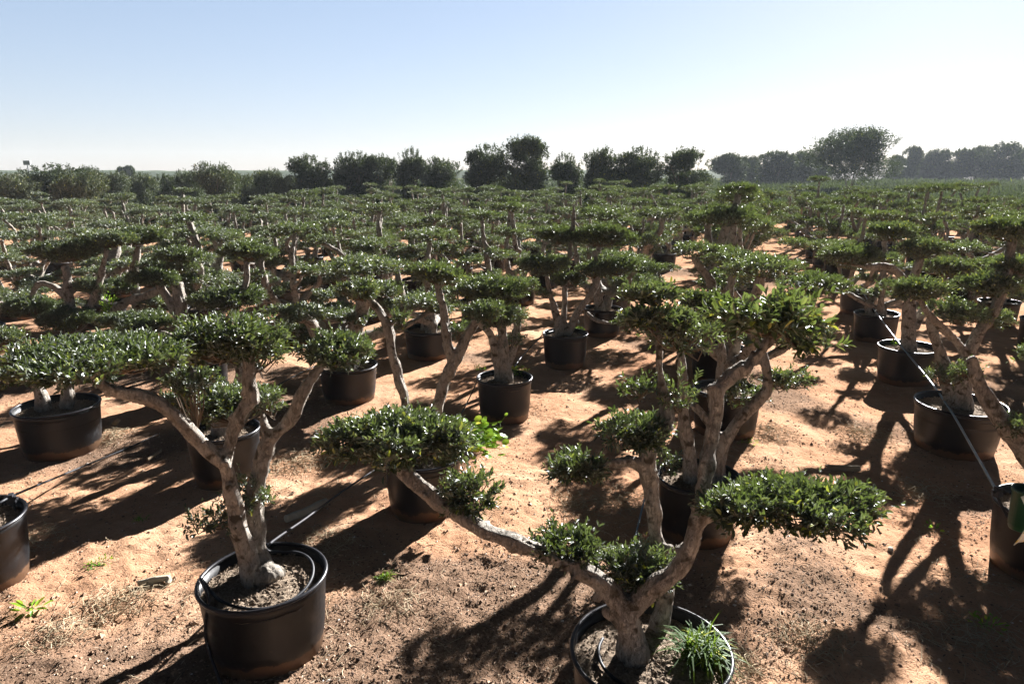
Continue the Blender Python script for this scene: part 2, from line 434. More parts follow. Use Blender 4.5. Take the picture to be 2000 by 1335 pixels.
def disc(r, n, R, z):
    a = r.random(n) * 2 * PI; q = np.sqrt(r.random(n)) * R
    return np.stack([q * np.cos(a), q * np.sin(a), z + .016 * (1 - (q / R) ** 2) + 0 * a], 1)
_OCT = unit(np.array([(1, 0, 0), (-1, 0, 0), (0, 1, 0), (0, -1, 0), (0, 0, 1), (0, 0, -1)], float))
_OF = np.array([(0, 2, 4), (2, 1, 4), (1, 3, 4), (3, 0, 4), (2, 0, 5), (1, 2, 5), (3, 1, 5), (0, 3, 5)])
def crumbs(mb, n, where, s0, s1, r, flat=.7, m=0):
    p = where(n); s = (s0 + (s1 - s0) * r.random(n) ** 2.5)
    v = _OCT[None] * (.65 + .7 * r.random((n, 6, 1))) * s[:, None, None] * np.array((1, 1, flat))
    a = r.random(n) * 6.28; ca, sa = np.cos(a)[:, None], np.sin(a)[:, None]
    x = v[:, :, 0] * ca - v[:, :, 1] * sa; y = v[:, :, 0] * sa + v[:, :, 1] * ca
    v = np.stack([x, y, v[:, :, 2]], 2) + p[:, None]
    mb.add(v, t=(np.arange(n)[:, None, None] * 6 + _OF[None]).reshape(-1, 3), m=m)
def add_pot(root, W, hh=.47, seg=44, detail=True):
    p, r, s = pot_meshes(W, hh, seg)
    po = link('pot', p, root)
    if detail: link('rim', r, po)
    link('soil', s, root)
    return po

# ------------------------------------------------------------------ surveyed (hero) trees
def hero(key, px, py, W, branches, pads, label, cat='olive tree', voxel=.011, tilt=0, leafsize=(.040, .0145), dens=2100, hh=.47, full=True, group='cloud-pruned olives in black pots', weedy=None):
    """px,py: pot rim centre in the survey; joints given by bearing plus how far beyond (+) or before (-) the pot they stand"""
    c = G(px, py, hh); base = Vector((c.x, c.y, float(ground_z(c.x, c.y)) * .5 - .01))
    root = empty('potted_olive_tree', base); tag(root, label, cat, group)
    add_pot(root, W, hh)
    brs = []
    for br in branches:
        pts = []; rad = []
        for (x, y, dy, w) in br:
            Y = c.y + dy; pts.append(P(x, y, Y) - base); rad.append(w / 2 * .84 * {'D': .72, 'J': .70, 'K': .82, 'L': .82, 'P': .85, 'I': .9, 'V': .68, 'W': .8, 'T': .75, 'O': .8}.get(key, 1) * KM(x, y, Y))
        brs.append((pts, rad))
    kr = random.Random(sum(map(ord, key)))
    for pts, rad in list(brs):            # pruning stubs and burrs
        for j in range(1, len(pts)):
            if rad[j] < .022 or kr.random() < .35: continue
            q = pts[j].lerp(pts[j - 1], kr.random() * .8); ax = (pts[j] - pts[j - 1]).normalized()
            sd_ = Vector((kr.gauss(0, 1), kr.gauss(0, 1), kr.gauss(0, 1))); sd_ = (sd_ - ax * sd_.dot(ax)).normalized(); rr = rad[j]
            e = q + sd_ * rr * kr.uniform(1.1, 1.7) + ax * rr * .3
            brs.append(([q, q.lerp(e, .7), e], [rr * .7, rr * kr.uniform(.4, .62), rr * kr.uniform(.3, .5)]))
    tr = link('trunk', trunk_mesh('trunk', brs, voxel, seed=sum(map(ord, key)) % 90), root)
    for i, pd in enumerate(pads):
        x, y, dy, hw, hp = pd[:5]; opt = pd[5] if len(pd) > 5 else {}
        Y = c.y + dy; k = KM(x, y, Y); ctr = P(x, y, Y)
        rx = hw * k; phi = math.atan2(H - ctr.z, Y)
        ry = opt.get('ry', rx * .8); va = hp * k
        rz2 = (va ** 2 - (ry * math.sin(phi)) ** 2)
        rz = math.sqrt(max(rz2, 0)) / math.cos(phi); rz = max(rz, va * .6)
        rx = max(rx - .005, .03); ry = max(ry - .01, .03); rz = max(rz - .022, .02)
        ll, lw = opt.get('leaf', leafsize)
        core = opt.get('core'); cc = None
        if core: cc = tuple(P(core[0], core[1], c.y + core[2]) - ctr)
        me = pad_mesh('foliage_pad', rx, ry, rz, 100 + i * 17 + sum(map(ord, key)), ll, lw, opt.get('dens', dens), full=full, core=cc,
                      mats=[opt.get('mat', M['leaf']), M['twig']], shoot=opt.get('shoot', .075), pairs=opt.get('pairs', 5), up=opt.get('up', .55), underside=opt.get('us', .5))
        o = link('foliage_pad', me, root); o.location = ctr - base
    return root
HERO = {}
HERO['A'] = hero('A', 513, 1115, .70, [
    [(497, 1150, 0, 62), (484, 1095, 0, 46), (470, 1030, -.02, 42), (455, 965, -.02, 40), (441, 915, -.04, 40), (436, 895, -.04, 40)],
    [(440, 910, -.04, 38), (395, 868, -.10, 38), (345, 815, -.18, 36), (300, 780, -.25, 36), (255, 768, -.3, 32), (212, 758, -.35, 30), (175, 722, -.38, 24)],
    [(438, 915, -.04, 38), (452, 850, 0, 34), (470, 808, .02, 34), (492, 775, .04, 34), (487, 745, .04, 32), (486, 700, .05, 33), (480, 655, .08, 26)],
    [(492, 778, .04, 30), (503, 786, .02, 20)],
    [(520, 1150, .03, 56), (505, 1070, .12, 40), (498, 990, .14, 46), (508, 920, .16, 44), (520, 880, .18, 40), (536, 848, .18, 32), (568, 815, .2, 31), (590, 770, .2, 31), (612, 730, .22, 28), (636, 700, .24, 22)],
    [(526, 870, .18, 30), (514, 825, .2, 22), (508, 790, .22, 12)],
    [(498, 1000, .14, 16), (450, 1018, .1, 9), (400, 1030, .0, 6)],
    [(470, 1150, 0, 20), (520, 1125, .02, 60), (550, 1120, .1, 26)],
], [
    (192, 703, -.38, 172, 52, dict(ry=.36)), (440, 668, .05, 118, 58), (655, 690, .24, 76, 42), (432, 790, .42, 108, 50, dict(core=(470, 830, .2))),
    (498, 955, .16, 62, 48, dict(dens=500, us=.9)), (405, 1015, .02, 66, 36, dict(dens=420, us=.9)), (524, 785, .2, 30, 40, dict(dens=700)), (372, 760, -.1, 44, 24, dict(dens=600, core=(385, 840, -.1))),
    (560, 742, .3, 0.1, 0.1, dict(dens=10)) if False else (505, 690, .1, 62, 50, dict(dens=900)),
], 'front left potted olive with two pale trunks and three leafy tiers', full=True)
HERO['B'] = hero('B', 1270, 1262, .76, [
    [(1236, 1290, 0, 84), (1228, 1235, 0, 66), (1218, 1195, 0, 66), (1212, 1165, 0, 60)],
    [(1212, 1180, 0, 56), (1170, 1133, 0, 50), (1118, 1103, .02, 44), (1052, 1075, .05, 44), (985, 1048, .08, 40), (935, 1030, .1, 38), (868, 990, .14, 42), (822, 948, .18, 42), (790, 915, .22, 40), (757, 885, .25, 30)],
    [(1118, 1103, .02, 44), (1140, 1118, .0, 52), (1160, 1128, .0, 44)],
    [(1218, 1195, 0, 56), (1268, 1158, -.03, 50), (1322, 1112, -.05, 48), (1350, 1060, -.06, 46), (1365, 1015, -.05, 44), (1392, 1000, -.06, 42), (1425, 1003, -.09, 24), (1450, 985, -.12, 16)],
    [(1360, 1030, -.05, 40), (1372, 985, 0, 38), (1382, 900, .06, 36), (1394, 830, .1, 34), (1402, 765, .12, 44), (1425, 735, .14, 38), (1458, 712, .16, 34), (1490, 680, .18, 32), (1516, 640, .2, 26)],
    [(1402, 765, .12, 44), (1390, 748, .11, 26)],
    [(1282, 1270, .2, 62), (1288, 1220, .22, 46), (1300, 1160, .24, 44), (1292, 1090, .26, 42), (1280, 1010, .28, 42), (1270, 945, .3, 40), (1264, 890, .32, 38), (1285, 840, .36, 30), (1300, 808, .38, 40), (1293, 740, .4, 26), (1286, 660, .42, 24), (1278, 600, .44, 18)],
    [(1264, 915, .32, 38), (1228, 898, .3, 32), (1180, 905, .27, 28), (1140, 920, .25, 20)],
], [
    (778, 858, .25, 150, 68, dict(ry=.30, leaf=(.043, .0165))), (918, 975, .16, 54, 68, dict(leaf=(.040, .0155), us=.9)), (1112, 1068, .12, 74, 40), (1245, 1108, .14, 82, 56, dict(dens=2000)),
    (1540, 992, -.14, 165, 74, dict(ry=.28, leaf=(.044, .0165), core=(1440, 985, -.1))), (1242, 850, .33, 86, 46, dict(us=.8)), (1124, 916, .25, 66, 38, dict(us=.9, dens=1700)),
    (1280, 628, .44, 78, 34, dict()), (1275, 578, .46, 60, 28, dict()),
    (1500, 622, .2, 116, 54, dict(leaf=(.062, .024), mat=M['leaf_big'], dens=620, shoot=.13, up=.6)), (1580, 672, .16, 60, 28, dict(leaf=(.055, .016), dens=500, core=(1530, 650, .2), mat=M['leaf_big'])),
    (1325, 770, .39, 44, 50, dict(dens=600, us=.9)), (1245, 762, .42, 40, 26, dict(dens=500)), (1340, 660, .4, 78, 44, dict(dens=900)),
], 'nearest potted olive with a long branch reaching left over the sand')
HERO['K'] = hero('K', 825, 885, .62, [
    [(812, 900, 0, 44), (800, 830, 0, 34), (785, 760, 0, 30), (768, 700, 0, 28), (757, 640, 0, 28), (738, 600, .03, 26), (712, 575, .06, 22)],
    [(835, 900, .05, 44), (848, 820, .05, 36), (865, 750, .06, 38), (892, 700, .08, 38), (912, 660, .1, 32), (935, 622, .1, 24)],
    [(885, 712, .08, 36), (872, 650, .1, 30), (862, 590, .12, 24), (852, 545, .14, 20)],
    [(757, 640, 0, 18), (775, 622, .03, 10)],
], [
    (702, 570, .06, 46, 26), (850, 538, .14, 62, 26), (785, 620, .03, 22, 18, dict(dens=900)), (945, 612, .12, 40, 24), (878, 905, 0, 0, 0) if False else (895, 640, .15, 26, 20, dict(dens=700)),
], 'potted olive with two bare trunks in a V behind the long left branch')
HERO['I'] = hero('I', 985, 732, .62, [
    [(990, 745, 0, 42), (985, 700, 0, 30), (982, 650, .02, 26), (975, 600, .04, 24), (965, 560, .05, 20)],
    [(980, 742, .03, 34), (968, 690, .0, 24), (955, 650, -.04, 22), (930, 622, -.08, 18), (912, 595, -.1, 14)],
    [(988, 720, .04, 28), (1008, 660, .08, 22), (1012, 600, .1, 18)],
], [
    (972, 620, .06, 62, 30), (955, 570, .05, 82, 38), (1000, 665, .06, 28, 22, dict(dens=800)), (1010, 560, .2, 40, 22),
], 'single-trunk olive in a weedy black pot near the picture centre')
HERO['J'] = hero('J', 1104, 648, .64, [
    [(1095, 655, 0, 36), (1085, 610, 0, 24), (1075, 575, -.02, 20), (1066, 535, -.03, 16)],
    [(1105, 655, .02, 36), (1128, 610, .04, 24), (1160, 565, .06, 22), (1168, 530, .08, 20), (1160, 490, .1, 18)],
    [(1100, 650, .05, 24), (1104, 570, .06, 20), (1112, 500, .08, 18), (1118, 450, .1, 20), (1121, 400, .1, 6)],
    [(1145, 610, .06, 16), (1165, 625, .0, 14), (1195, 632, -.05, 14)],
], [
    (1056, 520, -.03, 58, 26), (1176, 462, .1, 66, 28), (1112, 548, .05, 34, 20), (1090, 462, .12, 46, 22), (1160, 530, .08, 36, 20), (1065, 572, .0, 22, 14, dict(dens=700)), (1205, 520, .12, 46, 26),
], 'potted olive with a bare pointed trunk rising between its pads', voxel=.013)
HERO['L'] = hero('L', 1365, 925, .62, [
    [(1350, 945, 0, 56), (1345, 880, 0, 44), (1335, 820, .0, 38), (1335, 760, .03, 34), (1330, 700, .05, 28), (1318, 650, .08, 22)],
    [(1395, 945, .03, 58), (1408, 880, .02, 44), (1440, 825, 0, 36), (1480, 780, -.03, 34), (1500, 745, -.04, 30), (1490, 700, -.03, 24), (1480, 650, 0, 20)],
    [(1412, 860, .02, 30), (1380, 820, .05, 26), (1352, 790, .06, 26)],
    [(1500, 750, -.04, 18), (1530, 742, -.06, 10)],
    [(1375, 930, .08, 40), (1395, 800, .15, 30), (1410, 700, .2, 26), (1405, 640, .22, 20)],
], [
    (1540, 742, -.06, 46, 26, dict(dens=900)), (1330, 640, .1, 62, 30), (1420, 630, .2, 56, 32), (1450, 770, .1, 52, 36, dict(dens=700)), (1200, 765, .2, 0, 0) if False else (1375, 590, .25, 50, 22),
    (1310, 905, .05, 36, 34, dict(dens=600)),
], 'shaded potted olive with brown trunks close behind the nearest olive')
HERO['D'] = hero('D', 110, 785, .75, [
    [(85, 800, -.03, 50), (78, 760, -.03, 38), (55, 730, -.05, 34), (25, 712, -.08, 24)],
    [(128, 795, .03, 44), (132, 755, .03, 36), (120, 720, .04, 32), (105, 690, .06, 22)],
    [(132, 755, .03, 30), (175, 715, .06, 26), (200, 690, .08, 20)],
], [
    (45, 722, -.12, 66, 34), (112, 715, -.12, 72, 32), (200, 672, .1, 58, 26), (0, 660, .0, 44, 22),
], 'potted olive in the wide black pot near the left edge', voxel=.013)
HERO['P'] = hero('P', 1876, 785, .80, [
    [(1880, 800, 0, 60), (1878, 740, .0, 46), (1888, 700, .02, 40), (1905, 660, .03, 34), (1936, 615, .04, 32), (1960, 565, .06, 30), (1974, 500, .08, 28), (1978, 455, .1, 22)],
    [(1860, 800, .05, 42), (1850, 740, .06, 34), (1835, 690, .08, 32), (1822, 650, .1, 28), (1812, 620, .1, 20)],
    [(1892, 700, .02, 28), (1862, 660, -.02, 26), (1820, 622, -.05, 26), (1795, 580, -.06, 22)],
], [
    (1800, 568, -.06, 56, 28), (1870, 612, .04, 60, 32, dict(dens=1000)), (1852, 738, -.08, 38, 24, dict(dens=900)), (1930, 560, .1, 66, 30), (1968, 452, .1, 62, 26), (1925, 620, .1, 52, 26, dict(dens=900)), (1985, 520, .1, 46, 22),
], 'potted olive beside the grey-blue hose with its trunk leaning right', voxel=.013)
HERO['S'] = hero('S', 2062, 985, .72, [
    [(2060, 1000, 0, 60), (2030, 930, .0, 46), (1992, 868, .02, 44), (1950, 820, .05, 42), (1922, 770, .1, 40), (1905, 728, .14, 34), (1898, 700, .16, 24)],
    [(2070, 1000, .03, 60), (2090, 900, .05, 46), (2110, 800, .06, 36), (2090, 700, .1, 30)],
    [(1985, 862, .02, 26), (2000, 835, .0, 16)],
], [
    (2000, 835, -.02, 44, 28, dict(dens=900)), (2095, 700, .1, 90, 40), (1895, 722, .2, 30, 22, dict(dens=700)),
], 'potted olive at the right edge with a branch leaning over its neighbour')
HERO['E'] = hero('E', 435, 835, .62, [
    [(430, 850, 0, 44), (425, 800, 0, 34), (400, 760, .03, 30), (370, 720, .05, 24)],
    [(440, 850, .03, 40), (455, 790, .05, 30), (470, 740, .08, 26), (455, 690, .1, 20)],
], [
    (372, 745, .05, 56, 28), (455, 690, .1, 60, 28), (430, 800, 0, 40, 24, dict(dens=700)),
], 'potted olive mostly hidden behind the pale trunks of the front left olive', voxel=.014)

HERO['O'] = hero('O', 1776, 675, .74, [
    [(1774, 690, 0, 54), (1774, 650, 0, 40), (1776, 600, .02, 36), (1782, 550, .03, 30), (1796, 505, .05, 24)],
    [(1775, 600, .02, 26), (1768, 552, .0, 24), (1738, 522, -.04, 22), (1695, 520, -.08, 20), (1660, 512, -.1, 14)],
    [(1784, 640, .05, 30), (1815, 590, .08, 24), (1850, 545, .1, 20)],
], [
    (1655, 500, -.1, 64, 24), (1800, 488, .05, 54, 26), (1856, 525, .1, 52, 24), (1740, 560, .05, 26, 16, dict(dens=900)), (1745, 455, .2, 48, 22),
], 'potted olive on the hose row with one limb arching left into a flat pad', voxel=.014)
HERO['T'] = hero('T', 392, 702, .60, [
    [(372, 715, 0, 54), (364, 665, 0, 42), (356, 610, .0, 38), (346, 552, .02, 34)],
    [(362, 640, .0, 30), (335, 600, -.03, 28), (312, 552, -.05, 24)],
    [(405, 710, .05, 44), (430, 650, .08, 34), (455, 610, .1, 28), (478, 560, .12, 22), (482, 510, .14, 18)],
    [(350, 660, -.03, 22), (310, 648, -.08, 18), (275, 640, -.1, 12)],
], [
    (270, 630, -.1, 72, 24), (440, 585, .1, 74, 30), (300, 545, -.05, 52, 22), (482, 492, .14, 56, 24), (345, 500, .1, 44, 20),
], 'potted olive with a sawn-off thick trunk above the front left tree', voxel=.014)
HERO['V'] = hero('V', 140, 655, .62, [
    [(142, 670, 0, 52), (140, 620, 0, 40), (134, 570, .0, 34), (126, 520, .03, 26)],
    [(140, 590, 0, 28), (110, 562, -.03, 26), (75, 556, -.05, 22), (58, 590, -.06, 18)],
    [(150, 660, .04, 36), (175, 600, .06, 28), (196, 545, .08, 26), (208, 485, .1, 20)],
], [
    (130, 492, .03, 74, 28), (60, 600, -.06, 52, 28), (215, 470, .1, 50, 20), (128, 625, -.15, 58, 30, dict(core=(140, 650, 0))), (180, 560, .12, 34, 20),
], 'potted olive with a pale elbow-shaped limb left of the yellow-green bush', voxel=.015)
HERO['W'] = hero('W', 262, 640, .60, [
    [(240, 655, 0, 44), (222, 615, -.02, 32), (250, 588, -.04, 26), (290, 575, -.05, 24), (318, 555, -.05, 20), (322, 530, -.03, 14)],
    [(270, 650, .04, 40), (268, 590, .06, 28), (262, 530, .08, 24), (272, 480, .1, 18)],
], [
    (330, 520, -.03, 56, 26), (272, 462, .1, 60, 22), (235, 560, .0, 34, 20), (300, 590, .1, 30, 16),
], 'potted olive with a low snaking limb right of the yellow-green bush', voxel=.015)
# ------------------------------------------------------------------ the other potted olives
def rnd(a, b): return a + (b - a) * random.random()
def gen_variant(seed, lod):
    random.seed(seed * 31 + 5)
    W = rnd(.58, .68); hh = .47
    root = empty('potted_olive_tree', (0, 0, 0))
    brs = []; pads = []
    ntr = random.choice([1, 2, 2, 2, 3]); tall = rnd(.90, 1.06)
    a0 = rnd(0, 2 * PI)
    nl = random.choice([4, 4, 5, 5]); tips = []
    base_r = {1: .10, 2: .075, 3: .062}[ntr]
    starts = []
    for i in range(ntr):
        a = a0 + 2 * PI * i / ntr + rnd(-.4, .4); r0 = 0 if ntr == 1 else .07
        b = Vector((r0 * math.cos(a), r0 * math.sin(a), hh - .10))
        f = b + Vector((math.cos(a) * rnd(.02, .12), math.sin(a) * rnd(.02, .12), rnd(.22, .45)))
        brs.append(([b, b.lerp(f, .5) + Vector((rnd(-.02, .02), rnd(-.02, .02), 0)), f], [base_r * 1.3, base_r, base_r * .95]))
        starts.append((f, a))
    for j in range(nl):
        f, a = starts[j % ntr]
        az = a0 + 2 * PI * j / nl + rnd(-.4, .4); R = rnd(.30, .80) if j else rnd(.0, .2); top = rnd(1.1, 1.85) * tall if j else rnd(1.65, 2.05) * tall
        if random.random() < .35: top = rnd(.8, 1.2); R = rnd(.6, .95)
        tip = Vector((R * math.cos(az), R * math.sin(az), top))
        m1 = f.lerp(tip, .35) + Vector((math.cos(az), math.sin(az), 0)) * R * rnd(.15, .4) + Vector((rnd(-.05, .05), rnd(-.05, .05), rnd(-.1, .0)))
        m2 = f.lerp(tip, .72) + Vector((math.cos(az), math.sin(az), 0)) * R * rnd(-.05, .2) + Vector((rnd(-.06, .06), rnd(-.06, .06), rnd(-.05, .05)))
        r1 = base_r * rnd(.75, .98)
        brs.append(([f - Vector((0, 0, .03)), m1, m2, tip], [r1, r1 * .85, r1 * .74, r1 * .6]))
        rx = rnd(.24, .46); pads.append((tip + Vector((0, 0, .05)), rx, rx * rnd(.7, .95), rx * rnd(.14, .22) + .03, rnd(0, PI)))
        if random.random() < .6:
            sd = m2 + Vector((rnd(-.4, .4), rnd(-.4, .4), rnd(-.25, .1))); brs.append(([m2, m2.lerp(sd, .6), sd], [r1 * .5, r1 * .4, .01]))
            rx = rnd(.20, .34); pads.append((sd + Vector((0, 0, .03)), rx, rx * .85, rnd(.07, .1), rnd(0, PI)))
        if random.random() < .6:
            rx = rnd(.16, .28); q = m1 + Vector((rnd(-.1, .1), rnd(-.1, .1), rnd(-.05, .1))); brs.append(([m1, q], [r1 * .4, .008])); pads.append((q, rx, rx, rnd(.06, .1), 0))
        if random.random() < .22:
            sd = m1 + Vector((rnd(-.4, .4), rnd(-.4, .4), rnd(.0, .3))); brs.append(([m1, m1.lerp(sd, .5) + Vector((0, 0, -.04)), sd], [r1 * .6, r1 * .5, r1 * .35]))
            rx = rnd(.22, .36); pads.append((sd + Vector((0, 0, .03)), rx, rx * .85, rx * .2 + .03, rnd(0, PI)))
        if random.random() < .3:
            q = m1 + Vector((rnd(-.09, .09), rnd(-.09, .09), rnd(.06, .12))); brs.append(([m1, q], [r1 * .8, r1 * .7]))
    if lod == 0:
        add_pot(root, W, hh, 32)
        link('trunk', trunk_mesh('trunk', brs, .017, seed), root)
        for i, (c, rx, ry, rz, rot) in enumerate(pads):
            o = link('foliage_pad', pad_mesh('foliage_pad', rx, ry, rz, seed * 50 + i,   .042, .0165, 900, 5, False, shoot=.06), root); o.location = c; o.rotation_euler.z = rot
    else:
        add_pot(root, W, hh, 20, False)
        link('trunk', trunk_mesh('trunk', brs, .03, seed, knob=.004), root)
        mb = MB(); r = np.random.default_rng(seed)
        for i, (c, rx, ry, rz, rot) in enumerate(pads):
            me = pad_mesh('t', rx, ry, rz, seed * 50 + i, .060, .024, 430, 4, False)
            n = len(me.vertices); co = np.empty(n * 3, np.float32); me.vertices.foreach_get('co', co); co = co.reshape(-1, 3)
            k = len(me.polygons); ls = np.empty(k, np.int32); lt = np.empty(k, np.int32); mi = np.empty(k, np.int32)
            me.polygons.foreach_get('loop_total', lt); me.polygons.foreach_get('material_index', mi)
            vi = np.empty(len(me.loops), np.int32); me.loops.foreach_get('vertex_index', vi)
            off = np.concatenate([[0], np.cumsum(lt)[:-1]])
            tri = lt == 3; T = np.stack([vi[off[tri] + j] for j in range(3)], 1)
            ca, sa = math.cos(rot), math.sin(rot)
            co2 = np.stack([co[:, 0] * ca - co[:, 1] * sa, co[:, 0] * sa + co[:, 1] * ca, co[:, 2]], 1) + np.array(c)
            used = T.max() + 1
            mb.add(co2[:used], t=T); bpy.data.meshes.remove(me)
        link('foliage', mb.mesh('foliage', [M['leaf_mid']]), root)
    return root, ntr
NV = 12
near_v = [gen_variant(s, 0) for s in range(NV)]
far_v = [gen_variant(s, 1) for s in range(NV)]
used = set()
ROWDIR = math.atan((1475 - 1000) / FPX * CT)
sa, ca = math.sin(ROWDIR), math.cos(ROWDIR)
def field_xy(lat, along): return (lat * ca + along * sa, -lat * sa + along * ca)
ORD = 'first second third fourth fifth sixth seventh eighth ninth tenth eleventh twelfth thirteenth fourteenth fifteenth sixteenth seventeenth eighteenth nineteenth twentieth'.split()
hero_sites = [(o.location.x, o.location.y) for o in HERO.values()] + [(-3.75, 3.95)]
rows = {}
for ri in range(-24, 14):
    lat = -.2 + ri * 2.1 if ri <= 0 else 2.05 + (ri - 1) * 2.2
    for ai in range(0, 22):
        along = (2.75 + ai * 2.05) if ri <= 0 else (2.9 + ai * 2.24)
        random.seed(ri * 1000 + ai)
        x, y = field_xy(lat + rnd(-.12, .12), along + rnd(-.18, .18))
        if y < 1.0: continue
        px = 1000 + FPX * x / (y * CT + .5)
        dist = math.hypot(x, y)
        if dist > (31 + 6 * min(1, max(0, (x + 8) / 14))) : continue
        if px < -160 or px > 2420: continue
        if random.random() < .03 and dist > 9: continue
        if any((x - hx) ** 2 + (y - hy) ** 2 < 1.2 ** 2 for hx, hy in hero_sites):
            rows.setdefault(ri, []).append((along, None, x, y)); continue
        if dist < 4.0: continue
        rows.setdefault(ri, []).append((along, ai, x, y))
def rowname(ri):
    if ri <= 0: return ('row 1 left of the lane' if ri == 0 else 'row ' + str(1 - ri) + ' left of the lane')
    return 'the row with the grey-blue hose' if ri == 1 else 'row ' + str(ri) + ' right of the lane'
TR = {1: 'single-trunk', 2: 'twin-trunk', 3: 'triple-trunk'}
cnt = 0
for ri, lst in rows.items():
    lst.sort(key=lambda t: t[0])
    nth = 0
    for along, ai, x, y in lst:
        nth += 1
        if ai is None: continue
        random.seed(ri * 77 + ai * 13 + 3)
        vi = random.randrange(NV); dist = math.hypot(x, y)
        lod = 0 if dist < 15 else 1
        src, ntr = (near_v if lod == 0 else far_v)[vi]
        if (lod, vi) in used: o = copy_tree(src)
        else: o = src; used.add((lod, vi))
        o.location = (x, y, float(ground_z(x, y)) * .5 - .01); o.rotation_euler.z = rnd(0, 2 * PI)
        s = rnd(.94, 1.06); hs_ = s * (1.10 if dist > 6 else 1.05); o.scale = (hs_, hs_, s * (1.1 if x > 3 and dist < 17 else 1) * rnd(.86, 1.10) * (1 - .11 * min(1, max(0, (2 - x) / 12))))
        o.rotation_euler.x = rnd(-.025, .025); o.rotation_euler.y = rnd(-.025, .025)
        od = ORD[nth - 1] if nth <= 20 else str(nth) + 'th'
        tag(o, f'{TR[ntr]} potted olive, {od} from the front in {rowname(ri)}', 'olive tree', 'cloud-pruned olives in black pots')
        cnt += 1
for lod, vs in ((0, near_v), (1, far_v)):
    for i, (src, n) in enumerate(vs):
        if (lod, i) not in used:
            for ch in list(src.children_recursive): bpy.data.objects.remove(ch)
            bpy.data.objects.remove(src)
print('field trees', cnt)

# ------------------------------------------------------------------ ground
def axis(lo, hi, c0, c1, s0=.024, g=.021):
    a = list(np.arange(c0, c1, s0)); x = c1; s = s0
    while x < hi: a.append(x); s = s0 + g * (x - c1); x += s
    a.append(hi); b = []; x = c0
    while x > lo: s = s0 + g * (c0 - x); x -= s; b.append(x)
    return np.array(sorted(b + a))
gx = axis(-2500, 2500, -3.2, 3.2); gy = axis(-300, 4000, 1.5, 5.5)
X, Y = np.meshgrid(gx, gy); Z = ground_z(X, Y)
nx, ny = len(gx), len(gy); i = np.arange(nx * ny).reshape(ny, nx)
q = np.stack([i[:-1, :-1], i[:-1, 1:], i[1:, 1:], i[1:, :-1]], 2).reshape(-1, 4)
me = np_mesh('ground', np.stack([X, Y, Z], 2).reshape(-1, 3), [q], [M['ground']], None, True)
at = me.attributes.new('litter', 'FLOAT', 'POINT')
lm = np.clip((litter_mask(X, Y) - .56) * 6, 0, .85); at.data.foreach_set('value', lm.ravel().astype(np.float32))
at = me.attributes.new('grassy', 'FLOAT', 'POINT')
gm = np.clip((np.sqrt(X * X + Y * Y) - 37 + 8 * (fbm(X * .1, Y * .1, 4) - .5)) / 6, 0, .95); at.data.foreach_set('value', gm.ravel().astype(np.float32))
g = link('ground', me); tag(g, 'reddish sandy soil of the nursery field', kind='structure')

def gp0(px, py):
    p = G(px, py); return Vector((p.x, p.y, float(ground_z(p.x, p.y))))
# loose clods, crumbs and litter
r = np.random.default_rng(5)
def scatter(n, want):
    xs = []; ys = []
    while len(xs) < n:
        a = (r.random(n) - .5) * 2 * .78; d = 1.9 + 9 * r.random(n) ** 1.7
        x = d * np.sin(a); y = d * np.cos(a); k = r.random(n) < want(x, y)
        xs += list(x[k]); ys += list(y[k])
    x = np.array(xs[:n]); y = np.array(ys[:n])
    return np.stack([x, y, ground_z(x, y) + .001], 1)
mb = MB()
crumbs(mb, 24000, lambda n: scatter(n, lambda x, y: .25 + .75 * (fbm(x * 1.7, y * 1.7, 31) > .5)), .0035, .014, r, .6)
crumbs(mb, 700, lambda n: scatter(n, lambda x, y: .8 + 0 * x), .010, .026, r, .6)
tag(link('gravel', mb.mesh('gravel', [M['gravel']])), 'small clods and stones strewn over the sand', kind='stuff')
mb = MB()
crumbs(mb, 40000, lambda n: scatter(n, lambda x, y: np.clip((litter_mask(x, y) - .52) * 6, .01, 1)), .003, .010, r, .5)
pp = scatter(9000, lambda x, y: np.clip((litter_mask(x, y) - .48) * 5, .06, 1)); n = len(pp)
ax = unit(np.stack([r.normal(size=n), r.normal(size=n), .12 * r.normal(size=n)], 1)); up = unit(np.stack([.5 * r.normal(size=n), .5 * r.normal(size=n), np.ones(n)], 1))
leaves(mb, pp + (0, 0, .006), ax, up, .02 + .03 * r.random(n), .005 + .006 * r.random(n), .3, full=False)
tag(link('bark_litter', mb.mesh('bark_litter', [M['litter']])), 'dark bark crumbs and dead leaves lying in patches', kind='stuff')
mb = MB()
pp = scatter(3200, lambda x, y: np.clip((fbm(x * 1.3 + 4, y * 1.3, 51) - .5) * 7, .02, 1))
for p in pp:
    a = r.random() * 6.28; ln = .05 + .16 * r.random() ** 2; p = Vector(p); d = Vector((math.cos(a), math.sin(a), 0)); s = Vector((-d.y, d.x, 0)) * (r.random() - .5) * ln * .5
    e = p + d * ln; ez = float(ground_z(e.x, e.y)); m_ = p + d * ln * .5 + s
    mb.tube([p + Vector((0, 0, .003)), (m_.x, m_.y, float(ground_z(m_.x, m_.y)) + .004 + .02 * r.random()), (e.x, e.y, ez + .004 + .01 * r.random())], [.0016, .0015, .0008], 3, cap=False)
